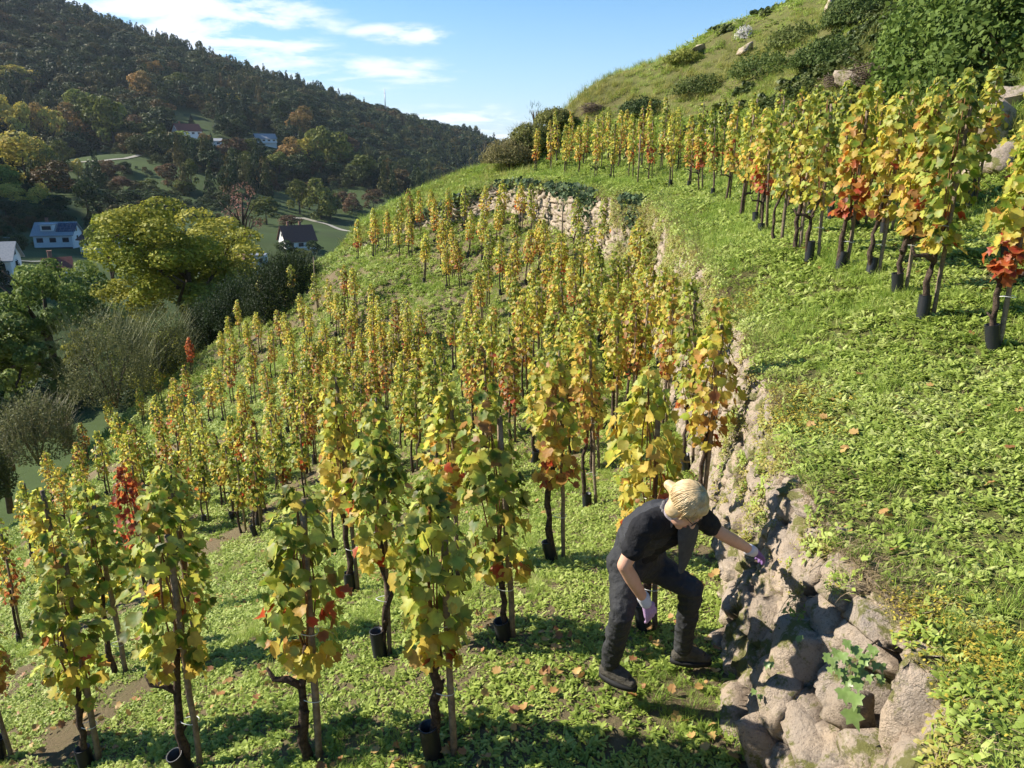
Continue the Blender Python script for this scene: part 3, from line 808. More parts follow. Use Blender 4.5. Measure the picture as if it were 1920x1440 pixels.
def scatter(name, coll, P, rot, scl, idx, parent=None, label=None, cat=None):
    me = bpy.data.meshes.new(name); me.vertices.add(len(P)); me.vertices.foreach_set('co', np.asarray(P, np.float32).ravel())
    a = me.attributes.new('rot', 'FLOAT_VECTOR', 'POINT'); a.data.foreach_set('vector', np.asarray(rot, np.float32).ravel())
    sc = np.asarray(scl, np.float32)
    if sc.ndim == 1: sc = np.stack([sc] * 3, 1)
    a = me.attributes.new('scl', 'FLOAT_VECTOR', 'POINT'); a.data.foreach_set('vector', sc.ravel())
    a = me.attributes.new('idx', 'INT', 'POINT'); a.data.foreach_set('value', np.asarray(idx, np.int32))
    o = link(name, me, None, parent)
    g = bpy.data.node_groups.new('scatter_' + name, 'GeometryNodeTree')
    g.interface.new_socket(name='Geometry', in_out='INPUT', socket_type='NodeSocketGeometry'); g.interface.new_socket(name='Geometry', in_out='OUTPUT', socket_type='NodeSocketGeometry')
    gi = g.nodes.new('NodeGroupInput'); go = g.nodes.new('NodeGroupOutput'); ip = g.nodes.new('GeometryNodeInstanceOnPoints')
    ci = g.nodes.new('GeometryNodeCollectionInfo'); ci.inputs['Collection'].default_value = coll; ci.inputs['Separate Children'].default_value = True; ci.inputs['Reset Children'].default_value = True
    ip.inputs['Pick Instance'].default_value = True

    def attr(nm, ty):
        n = g.nodes.new('GeometryNodeInputNamedAttribute'); n.data_type = ty; n.inputs['Name'].default_value = nm
        return [x for x in n.outputs if x.enabled and x.name == 'Attribute'][0]
    L = g.links
    L.new(gi.outputs[0], ip.inputs['Points']); L.new(ci.outputs[0], ip.inputs['Instance'])
    L.new(attr('idx', 'INT'), ip.inputs['Instance Index']); L.new(attr('rot', 'FLOAT_VECTOR'), ip.inputs['Rotation']); L.new(attr('scl', 'FLOAT_VECTOR'), ip.inputs['Scale'])
    L.new(ip.outputs[0], go.inputs[0])
    md = o.modifiers.new('scatter', 'NODES'); md.node_group = g
    return tag(o, label, cat, kind='stuff')


def grass_mat(name, cols, trans=.3, patch=.5):
    m = bpy.data.materials.new(name); m.use_nodes = True; t = m.node_tree; b = t.nodes['Principled BSDF']
    b.inputs['Roughness'].default_value = .55; b.inputs['Specular IOR Level'].default_value = .3
    oi = t.nodes.new('ShaderNodeObjectInfo'); 
    n = nd(t, 'ShaderNodeTexNoise', i_Scale=patch, i_Detail=5, i_Roughness=.6); t.links.new(oi.outputs['Location'], n.inputs['Vector'])
    f = mth(t, 'ADD', mth(t, 'MULTIPLY', oi.outputs['Random'], .55), mth(t, 'MULTIPLY', mth(t, 'SUBTRACT', n.outputs[0], .28), 1.0), clamp=True)
    r = nd(t, 'ShaderNodeValToRGB'); e = r.color_ramp.elements
    for k, c in enumerate(cols):
        q = e[k] if k < 2 else e.new(1)
        q.position = k / (len(cols) - 1) if k < 2 else 1
    while len(e) < len(cols): e.new(.5)
    for k, c in enumerate(cols): e[k].position = k / (len(cols) - 1); e[k].color = (*c, 1)
    t.links.new(f, r.inputs[0]); t.links.new(r.outputs[0], b.inputs['Base Color'])
    tr = t.nodes.new('ShaderNodeBsdfTranslucent'); g = nd(t, 'ShaderNodeHueSaturation', i_Value=1.3); t.links.new(r.outputs[0], g.inputs['Color']); t.links.new(g.outputs[0], tr.inputs[0])
    ms = t.nodes.new('ShaderNodeMixShader'); ms.inputs[0].default_value = trans
    t.links.new(b.outputs[0], ms.inputs[1]); t.links.new(tr.outputs[0], ms.inputs[2]); t.links.new(ms.outputs[0], t.nodes['Material Output'].inputs[0])
    return m


M_WEED = grass_mat('weed_leaf', [(.12, .18, .03), (.26, .34, .055), (.40, .47, .11), (.56, .57, .25)], .3)
M_GRASS = grass_mat('grass_blade', [(.12, .20, .03), (.24, .35, .05), (.37, .46, .09), (.52, .52, .2)], .35)
M_TALL = grass_mat('tall_grass_blade', [(.10, .17, .025), (.22, .26, .05), (.38, .36, .10), (.48, .42, .16)], .35, .25)
M_DRY = grass_mat('dry_stalk', [(.20, .15, .08), (.32, .24, .13), (.13, .10, .06)], .2)
rg = random.Random(11)


def rosette(n, L, w, R, el=(.2, 1.0)):
    return [((rg.gauss(0, R), rg.gauss(0, R), rg.uniform(0, .025)), rg.uniform(0, 6.283), L * rg.uniform(.6, 1.25), w * rg.uniform(.7, 1.3), rg.uniform(*el), rg.uniform(.1, .5), True) for _ in range(n)]


def tuft(n, L, w, R, el=(.7, 1.5)):
    return [((rg.gauss(0, R), rg.gauss(0, R), 0), rg.uniform(0, 6.283), L * rg.uniform(.5, 1.25), w, rg.uniform(*el), rg.uniform(.1, .45), False) for _ in range(n)]


cover = [blade_mesh(rosette(18, .042, .02, .035), 'a'), blade_mesh(rosette(22, .034, .017, .04), 'b'), blade_mesh(rosette(13, .06, .022, .03), 'c'), blade_mesh(rosette(10, .085, .024, .02, (.3, .9)), 'd'),
         blade_mesh(tuft(26, .085, .005, .03), 'e'), blade_mesh(tuft(34, .12, .0045, .035), 'f'), blade_mesh(tuft(30, .17, .005, .03, (.6, 1.4)), 'g'),
         blade_mesh(tuft(12, .09, .003, .04, (.1, 1.2)), 'h')]
CV = proto_coll('cover', cover, [M_WEED] * 4 + [M_GRASS] * 3 + [M_DRY])
tallp = [blade_mesh(tuft(40, .36, .010, .07, (.8, 1.5)), 'a'), blade_mesh(tuft(46, .27, .010, .08, (.6, 1.5)), 'b'), blade_mesh(tuft(30, .2, .012, .09, (.4, 1.4)), 'c'),
         blade_mesh(rosette(40, .07, .045, .10), 'd'), blade_mesh(tuft(26, .28, .008, .07, (.3, 1.5)), 'e')]
TL = proto_coll('tall', tallp, [M_TALL, M_TALL, M_GRASS, M_WEED, M_DRY])


def polar_pts(n, r0, r1, rc, th0=-44, th1=44):
    """points whose density falls off with distance beyond rc"""
    k = int(n); u = RNG.random(k)
    # radial pdf: r for r<rc, then r^-.5
    a = rc * rc / 2 - r0 * r0 / 2; b = 2 * rc ** 1.5 * (math.sqrt(r1) - math.sqrt(rc))
    r = np.where(u * (a + b) < a, np.sqrt(np.maximum(r0 * r0 + 2 * u * (a + b), 0)), (math.sqrt(rc) + np.maximum(u * (a + b) - a, 0) / (2 * rc ** 1.5)) ** 2)
    th = np.radians(RNG.uniform(th0, th1, k))
    return r * np.sin(th), r * np.cos(th), r


def tilt_to(zf, x, y, k=.6):
    e = .15
    gx = (zf(x + e, y) - zf(x - e, y)) / (2 * e); gy = (zf(x, y + e) - zf(x, y - e)) / (2 * e)
    return np.arctan(gy) * k, -np.arctan(gx) * k


def bare(x, y, seed):
    return vnoise(x, y, .8, seed) * .6 + vnoise(x, y, .25, seed + 1) * .4


PATHS = [np.array([c_[:2] for c_ in (cast(u, v, low_z, 0, side=-1) for u, v in P) if c_]) for P in ([(610, 885), (480, 975), (400, 1020), (230, 1140), (120, 1200), (2, 1295)], [(128, 852), (100, 905), (60, 930)], [(150, 900), (220, 880), (290, 850), (400, 835)], [(120, 1400), (190, 1325), (270, 1290)], [(640, 770), (700, 790)])]


def path_dist(x, y):
    out = np.full(np.shape(x), 99.)
    for P in PATHS:
        for a, b in zip(P[:-1], P[1:]):
            d = b - a; t = np.clip(((x - a[0]) * d[0] + (y - a[1]) * d[1]) / (d @ d), 0, 1)
            out = np.minimum(out, np.hypot(x - a[0] - t * d[0], y - a[1] - t * d[1]))
    return out


def sow(name, label, zf, n, r0, r1, rc, side, base_scale, seed, extra=None):
    x, y, r = polar_pts(n, r0, r1, rc)
    d, s_ = wall_dist(x, y)
    k = (d * side > (.03 if side > 0 else .0)) & (x > -26)
    if extra is not None: k &= extra(x, y, d)
    x, y, r, d = x[k], y[k], r[k], d[k]
    bn = bare(x, y, seed); bn = bn + (0 if side < 0 else np.clip((d - .9) * .25, -.2, 0)); k = (bn > .34) | (RNG.random(len(x)) < .5); x, y, r, d = x[k], y[k], r[k], d[k]
    if side < 0: k = (path_dist(x, y) > .17 + .012 * np.hypot(x, y) + (vnoise(x, y, .3, 88) - .5) * .2) | (RNG.random(len(x)) < .07); x, y, r, d = x[k], y[k], r[k], d[k]
    z = zf(x, y); rx, ry = tilt_to(zf, x, y)
    kind = vnoise(x, y, .9, seed + 5) * .5 + vnoise(x, y, .3, seed + 7) * .3 + RNG.random(len(x)) * .35
    th = [.36, .52, .64, .74, .84, .93, .985] if side < 0 else [.30, .46, .60, .72, .83, .93, .985]
    idx = np.searchsorted(th, kind)
    idx = np.where(RNG.random(len(x)) < .05, 7, idx)
    scl = base_scale * np.maximum(1, r / rc) ** .75 * RNG.uniform(.7, 1.35, len(x))
    rot = np.stack([rx, ry, RNG.uniform(0, 6.283, len(x))], 1)
    return scatter(name, CV, np.stack([x, y, z - .005], 1), rot, scl, idx, None, label, 'grass')


sow('meadow_grass', 'weedy green ground cover growing between the vines', low_z, 150000, 3.0, 55, 7, -1, .66, 21)
sow('terrace_grass', 'short green grass and weeds on the upper terrace', up_z, 140000, 1.2, 46, 4.5, 1, .62, 31, lambda x, y, d: UP(x, y) < 1.6)


def sow_tall(name, label, zf, n, side, fn, base, weights, r0=8, rc=14, r1=62):
    x, y, r = polar_pts(n, r0, r1, rc); d, s_ = wall_dist(x, y); k = (d * side > 0) & fn(x, y, d); x, y, r = x[k], y[k], r[k]
    z = zf(x, y); w = np.array(weights, float)
    pat = vnoise(x, y, 2.6, 41) * .7 + RNG.random(len(x)) * .4
    idx = np.searchsorted(np.cumsum(w / w.sum()) * 1.1, pat * .95 + .02); idx = np.minimum(idx, 4)
    scl = base * np.maximum(1, r / 22) ** .5 * RNG.uniform(.6, 1.3, len(x))
    rot = np.stack([RNG.normal(0, .15, len(x)), RNG.normal(-.2, .15, len(x)), RNG.uniform(0, 6.283, len(x))], 1)
    return scatter(name, TL, np.stack([x, y, z - .02], 1), rot, scl, idx, None, label, 'grass')


sow_tall('hillside_grass', 'rough yellowish green grass covering the steep hill above the terrace', up_z, 42000, 1, lambda x, y, d: (UP(x, y) > .25) & (x > 0) | (y > 38), 1.0, [2, 2.2, 2, 2.2, .7])
sow_tall('bench_grass', 'pale tall grass along the left edge of the spur', up_z, 9000, 1, lambda x, y, d: (x < 1) & (y > 34), 1.0, [3, 3, 1, .3, .6], 30, 34, 55)

# ------------------------------------------------------------------ vines
def leaf_geo(kind, seed, lod=0):
    """grape leaf, petiole at the origin, tip along +y, normal +z, about 1 long"""
    r = random.Random(seed)
    if lod == 0:
        half = [(0, .60), (20, .44), (44, .55), (66, .38), (94, .50), (120, .40), (150, .42)]
        ang = [a for a, _ in half] + [175] + [360 - a for a, _ in half[:0:-1]]; rad = [q for _, q in half] + [.30] + [q for _, q in half[:0:-1]]
    else:
        ang = [0, 50, 100, 150, 210, 260, 310]; rad = [.58, .5, .5, .42, .42, .5, .5]
    V = [(0, .42, .04)]; rim = [0]
    fold = r.uniform(.05, .45); curl = r.uniform(-.5, .7); tw = r.uniform(-.3, .3)
    for a, q in zip(ang, rad):
        q *= r.uniform(.9, 1.1); x = q * math.sin(math.radians(a)); y = .42 + q * math.cos(math.radians(a))
        z = abs(x) * fold - curl * (y - .42) ** 2 + tw * x * (y - .4) + r.uniform(-.05, .05)
        V.append((x, y, z)); rim.append(1)
    n = len(ang); Fc = [(0, 1 + (k + 1) % n, 1 + k) for k in range(n)]
    return np.array(V, np.float32), np.array(Fc, np.int32), np.array(rim, np.float32)


LEAF_HI = [leaf_geo('grape', 50 + k, 0) for k in range(7)]
LEAF_LO = [leaf_geo('grape', 70 + k, 1) for k in range(5)]
M_LEAF_OBJ = leaf_mat('vine_leaf_single', 'object'); M_LEAF_ATT = leaf_mat('vine_leaf_mass', 'attr')


def leaf_me(name, g, m):
    me = new_mesh(name, g[0], g[1], True); a = me.attributes.new('rim', 'FLOAT', 'POINT'); a.data.foreach_set('value', g[2]); me.materials.append(m); return me


LEAF_ME = [leaf_me('grape_leaf_%d' % k, g, M_LEAF_OBJ) for k, g in enumerate(LEAF_HI)]
CLR = {'D': (.05, .11, .015), 'G': (.15, .25, .025), 'L': (.34, .42, .06), 'Y': (.58, .49, .09), 'O': (.50, .26, .07), 'R': (.42, .05, .025), 'B': (.20, .11, .05), 'K': (.16, .02, .02), 'P': (.42, .48, .16)}
PALS = {'G': ({'D': 3.5, 'G': 5, 'L': 5, 'P': 2, 'Y': .5, 'B': .1}, {'D': 3.5, 'G': 5, 'L': 4, 'P': 1, 'Y': 1.5, 'O': .2, 'B': .2}, {'G': 1, 'L': 2, 'Y': 5, 'O': 1.2, 'R': .5, 'B': .5}),
        'Y': ({'G': 3, 'L': 6, 'Y': 3, 'P': .6}, {'G': 1.2, 'L': 4, 'Y': 5, 'O': .5}, {'L': 1.2, 'Y': 5, 'O': 3, 'R': .4, 'B': .5}),
        'O': ({'G': 2, 'L': 4, 'Y': 3, 'O': 1, 'B': .5}, {'G': .8, 'L': 3, 'Y': 4, 'O': 1.8, 'B': .5}, {'L': .5, 'Y': 2.5, 'O': 5, 'R': 2, 'B': 1}),
        'B': ({'G': 2, 'L': 3, 'Y': 1, 'B': 3, 'D': 1}, {'D': 1, 'G': 1, 'L': 1.5, 'Y': 2, 'O': 1, 'B': 3}, {'Y': 2, 'O': 3, 'R': 2, 'B': 4}),
        'S': ({'G': 3, 'L': 4, 'Y': 2, 'O': .4}, {'L': 3, 'Y': 3, 'O': 1, 'G': 1.5}, {'R': 5, 'O': 2, 'K': 1, 'Y': .6}),
        'R': ({'R': 5, 'K': 2, 'O': 1}, {'R': 5, 'K': 3, 'O': .7}, {'R': 5, 'K': 2, 'O': 1.5})}


def leaf_colour(pal, t, rng, cl):
    hi, mid, lo = PALS[pal]
    a, b, w = (lo, mid, t * 2) if t < .5 else (mid, hi, t * 2 - 1)
    keys = sorted(set(a) | set(b), key='KRBOYLPGD'.index); ws = np.array([a.get(k, 0) * (1 - w) + b.get(k, 0) * w for k in keys]); c = np.cumsum(ws / ws.sum())
    x = min(.9999, max(0, cl * .55 + rng.random() * .75 - .15)) if rng.random() < .75 else rng.random()
    k = int(np.searchsorted(c, x)); k = min(k, len(keys) - 1)
    col = np.array(CLR[keys[k]]); k2 = max(0, min(len(keys) - 1, k + (1 if rng.random() < .5 else -1))); col = col * .72 + np.array(CLR[keys[k2]]) * .28
    return np.clip(col * rng.uniform(.75, 1.25), 0, .9)


def leaf_frames(rng, n, H, h0, R, size, lean, bulge, pal, sparse=0.0, leanp=0):
    """list of (matrix 3x3, position, size, colour) on a vine column"""
    out = []; seed = rng.random() * 100; tries = 0
    while len(out) < n and tries < n * 4:
        tries += 1
        t = rng.random() ** .92; z = h0 + (H - h0) * t
        prof = (.62 + .5 * math.sin(math.pi * min(1, t * 1.05 + .08)) + bulge * math.sin(t * 9 + seed)) * (1 if t < .85 else max(.25, 1 - (t - .85) * 4.2))
        a = rng.random() * 2 * math.pi
        if noise.noise(Vector((math.cos(a) * 1.2 + seed, math.sin(a) * 1.2, z * 3.5))) < -.18 - .2 * (1 - sparse): continue
        rr = R * prof * math.sqrt(rng.uniform(.12, 1.0)) * rng.uniform(.9, 1.15)
        if rng.random() < .05: rr *= 1.35
        nx, ny = math.cos(a), math.sin(a)
        pos = np.array([nx * rr + lean[0] * z, ny * rr + lean[1] * z, z])
        nrm = Vector((nx * .8 + rng.gauss(0, .38), ny * .8 + rng.gauss(0, .38), rng.uniform(-.05, .95))).normalized()
        tip = Vector((nx * .45 + rng.gauss(0, .45), ny * .45 + rng.gauss(0, .45), -1 + rng.random() * .7))
        tip = (tip - nrm * tip.dot(nrm)).normalized(); sx = tip.cross(nrm)
        M3 = np.array([list(sx), list(tip), list(nrm)]).T
        s_ = size * rng.uniform(.6, 1.2) * (1 - .35 * max(0, t - .7) / .3)
        cl = noise.noise(Vector((math.cos(a) * .8, math.sin(a) * .8 + seed, z * 2.2))) + .5
        out.append((M3, pos, s_, leaf_colour(pal, t, rng, cl)))
    return out


def leaf_mass(frames, lod, name='leaves'):
    V = []; Fc = []; C = []; Rm = []; off = 0; src = LEAF_HI if lod == 0 else LEAF_LO
    for k, (M3, pos, s_, col) in enumerate(frames):
        g = src[k % len(src)]; v = (g[0] * s_) @ M3.T + pos
        V.append(v); Fc.append(g[1] + off); C.append(np.tile(np.append(col, 1), (len(v), 1))); Rm.append(g[2]); off += len(v)
    me = new_mesh(name, np.vstack(V), np.vstack(Fc)); a = me.attributes.new('col', 'FLOAT_COLOR', 'POINT'); a.data.foreach_set('color', np.vstack(C).astype(np.float32).ravel())
    a = me.attributes.new('rim', 'FLOAT', 'POINT'); a.data.foreach_set('value', np.concatenate(Rm)); me.materials.append(M_LEAF_ATT)
    return me


M_BARK = mat('vine_bark', (.045, .032, .024), .95, .1, 30, (.14, .10, .075), 1.0, bump_scale=90)
M_STAKE = mat('stake_wood', (.16, .12, .085), .85, .15, 22, (.30, .23, .16), .7, bump_scale=70, rand=.5)
M_SLEEVE = mat('black_corrugated_plastic', (.018, .02, .024), .45, .5)
M_CANE = mat('vine_cane', (.16, .07, .035), .7, .2, 40, (.26, .13, .06))
M_TIE = mat('white_tie', (.7, .7, .66), .6, .3)


def sleeve_mesh(h=.24, r=.062):
    m = MB(); n = 18; rings = int(h / .0165); vs = []; fs = []
    prof = []
    for k in range(rings * 2 + 1):
        prof.append((r + (.006 if k % 2 else -.003), h * k / (rings * 2)))
    prof += [(r + .006, h + .003), (r - .006, h + .003), (r - .010, h * .2)]
    for q, z in prof:
        for i in range(n): vs.append((q * math.cos(6.2832 * i / n), q * math.sin(6.2832 * i / n), z))
    for k in range(len(prof) - 1):
        for i in range(n): fs.append((k * n + i, k * n + (i + 1) % n, (k + 1) * n + (i + 1) % n, (k + 1) * n + i))
    m.add(vs, fs); return new_mesh('corrugated_sleeve', m.v, m.f, True)


SLEEVE_ME = sleeve_mesh(); SLEEVE_ME.materials.append(M_SLEEVE)
VINES = []


def vine(x, y, z, H, pal, seed, label, group, near, R=.155, nleaf=None, lean=None, hook=False, sleeve=None, h0=None, size=None, sparse=0):
    rng = random.Random(seed); dist = math.sqrt(x * x + y * y + z * z)
    if lean is None: lean = (rng.gauss(-.035, .03), rng.gauss(0, .03)) if near else (rng.gauss(-.01, .035), rng.gauss(0, .03))
    if R > .18: R *= .72
    e = empty('grape_vine', (x, y, z)); tag(e, label, 'grape vine', group)
    h0 = h0 or rng.uniform(.55, .8) * H / 1.9
    det = 8 if dist < 12 else 5
    # stake
    m = MB(); sx, sy = rng.uniform(.03, .07), rng.uniform(-.03, .03); hs_ = H * rng.uniform(.86, .98); rs_ = rng.uniform(.018, .024)
    if dist < 12: m.tube([(sx + lean[0] * q + rng.gauss(0, .004), sy + lean[1] * q, q) for q in np.linspace(-.1, hs_, 9)], [rs_ * 1.15] + [rs_ * rng.uniform(.9, 1.08) for _ in range(7)] + [rs_ * .85], 9)
    else: m.tube([(sx - lean[0] * .1, sy, -.1), (sx + lean[0] * hs_, sy + lean[1] * hs_, hs_)], rs_, 5)
    m.build('stake', M_STAKE, e)
    # trunk: gnarled, kinked, hugging the stake
    m = MB(); th = h0 + rng.uniform(.08, .3); n = 9 if dist < 12 else 5; pts = []; kx, ky = rng.gauss(-.01, .022), rng.gauss(0, .02); off = rng.uniform(.0, .05)
    for k in range(n + 1):
        q = k / n; w = math.sin(math.pi * q)
        pts.append((lean[0] * th * q - off * (1 - q) * 1.2 + kx * w * 1.5 + (rng.gauss(0, .009) if dist < 12 else 0), lean[1] * th * q + ky * w, -.06 + (th + .06) * q))
    tr = rng.uniform(.020, .028) if near else rng.uniform(.016, .025)
    m.tube(pts, [tr * (1.35 - .55 * k / n) * rng.uniform(.82, 1.22) for k in range(n + 1)], det)
    if hook or rng.random() < .3:
        b = Vector(pts[int(n * .72)]); sg = -1 if hook or rng.random() < .7 else 1
        m.tube([b, b + Vector((sg * .08, 0, .05)), b + Vector((sg * .17, .01, .045)), b + Vector((sg * .21, .02, .12))], [tr, tr * .95, tr * .7, tr * .35], det)
    for _ in range(2 if dist < 12 else 0):
        b = Vector(pts[rng.randint(3, n)]); m.tube([b, b + Vector((rng.uniform(-.07, .07), rng.uniform(-.07, .07), .05))], [tr * .8, tr * .3], 6)
    tk = m.build('trunk', M_BARK, e)
    if dist < 30:
        m = MB()
        for _ in range(6 if dist < 12 else 3):
            a = rng.uniform(0, 6.28); r1 = R * rng.uniform(.15, .6); zt_ = h0 + (H - h0) * rng.uniform(.6, 1.0); z0 = th * rng.uniform(.85, .98); ps = []
            for k in range(6):
                q = k / 5; ww = math.sin(math.pi * min(1, q * 1.2)); zz = z0 + (zt_ - z0) * q
                ps.append((math.cos(a) * r1 * ww + lean[0] * zz, math.sin(a) * r1 * ww + lean[1] * zz, zz))
            m.tube(ps, [.006, .0055, .005, .0045, .004, .003], 5 if dist < 12 else 3)
        m.build('canes', M_CANE, e)
    if dist < 11:
        for zz in ([rng.uniform(.30, .5)] if rng.random() < .8 else []) + [h0 + .2]:
            m = MB(); c = Vector((lean[0] * zz + sx * .45, lean[1] * zz, zz)); rr = .052
            m.tube([c + Vector((math.cos(q) * rr * 1.2, math.sin(q) * rr * .8, math.sin(q * 2) * .006)) for q in np.linspace(0, 6.0, 13)], .003, 5)
            m.build('tie', M_TIE, e)
    if sleeve if sleeve is not None else rng.random() < .55:
        o = link('protective_sleeve', SLEEVE_ME, None, e, (pts[1][0], pts[1][1], -.015)); o.rotation_euler = (rng.gauss(0, .1), rng.gauss(-.06, .13), 0)
        o.scale = (.85, .85, rng.uniform(.6, 1.1))
    nleaf = nleaf or (292 if near else (290 if dist < 15 else 260)); size = size or (.102 if near else .088)
    fr = leaf_frames(rng, nleaf, H, h0, R * rng.uniform(.88, 1.15), size, lean, .12, pal, sparse)
    if near:
        for k, (M3, pos, s_, col) in enumerate(fr):
            o = bpy.data.objects.new('leaf', LEAF_ME[k % 7]); COL.objects.link(o); o.parent = e
            o.matrix_local = Matrix(((*(M3[0] * s_), pos[0]), (*(M3[1] * s_), pos[1]), (*(M3[2] * s_), pos[2]), (0, 0, 0, 1)))
            o.color = (*col, 1)
    else:
        lo = link('leaves', leaf_mass(fr, 0 if dist < 12 else 1), None, e); tag(lo, kind='stuff')
    VINES.append((e, x, y)); return e


def near_lab(p): return math.sqrt(p[0] ** 2 + p[1] ** 2) < 8.2


# the nearest vines, one by one: (how, u, v, top v, palette, label, extra)
HAND = [
    ('b', 8, 1425, 1105, 'B', 'green and bronze vine cut by the left edge at the very bottom', dict(R=.24)),
    ('b', 172, 1432, 1000, 'G', 'leftmost whole vine of the front row, with a purplish leaf and pale stake', dict(R=.25)),
    ('b', 362, 1440, 925, 'G', 'front row vine whose bare trunk hooks out to the left below yellow leaves', dict(hook=True, R=.25)),
    ('b', 588, 1422, 900, 'G', 'front row vine whose thick stake is tied by a wire above a black sleeve', dict(R=.25)),
    ('b', 830, 1415, 885, 'G', 'foremost vine in mid picture, green above and golden low down', dict(R=.22)),
    ('b', 945, 1200, 700, 'G', 'tall vine with straight dark stake left of the bending person', dict(R=.26, sleeve=True)),
    ('b', 1212, 1180, 690, 'Y', 'golden vine directly behind the bending person', dict(R=.26, sleeve=True)),
    ('b', 720, 1230, 760, 'G', 'vine behind the foremost middle vine, its long black sleeve leaning left', dict(R=.22, sleeve=True)),
    ('b', 666, 1112, 700, 'Y', 'pale leaved vine two steps behind the foremost middle vine', dict(sleeve=True)),
    ('b', 850, 1085, 715, 'Y', 'pale yellow vine just left behind the tall dark staked vine', dict(sleeve=True)),
    ('b', 1045, 1050, 672, 'O', 'vivid orange vine with short black sleeve, right of the tall dark staked vine', dict(sleeve=True, R=.2)),
    ('b', 1108, 950, 590, 'O', 'rust leaved vine with a leaning sleeve, up behind the person', dict(sleeve=True, R=.2)),
    ('b', 1310, 985, 560, 'O', 'big vine by the stone wall, green above orange, over the person', dict(R=.25)),
    ('b', 228, 1262, 905, 'G', 'dark green vine with a leaning post in the second row on the left', dict(R=.25)),
    ('b', 367, 1250, 870, 'G', 'broad dark green vine right of the red one', dict(R=.27)),
    ('b', 290, 1172, 872, 'R', 'deep red vine, the only all red one on the slope', dict(R=.26, lean=(-.05, 0))),
    ('b', 40, 1205, 935, 'B', 'bronze and yellow vine near the left edge, second row', dict(R=.24)),
    ('b', 135, 1150, 900, 'Y', 'yellow vine between the bronze one and the dark green one at the left', dict()),
    ('b', 640, 1035, 640, 'G', 'slim vine behind the front rows, green crown over a dark bare foot', dict()),
    ('b', 825, 945, 640, 'G', 'vine with a leaning sleeve left of the orange vine', dict(sleeve=True)),
    ('b', 485, 985, 760, 'B', 'bronze leaved vine beside the bare earth path', dict()),
    ('b', 1290, 880, 520, 'G', 'green vine hugging the wall behind the big orange one', dict()),
    ('b', 1245, 800, 480, 'O', 'orange tinged vine a little away from the wall, third back along it', dict()),
]
k = 0
for how, u, v, vt, pal, lab, ex in HAND:
    p = cast(u, v, low_z, 0, side=-1)
    ry = ray(u, vt); H = ry[2] / ry[1] * p[1] - p[2]; H = min(2.35, max(1.5, H))
    k += 1
    vine(p[0], p[1], p[2], H, pal, 100 + k, lab, 'vines on the slope below the wall', near_lab(p), **ex)

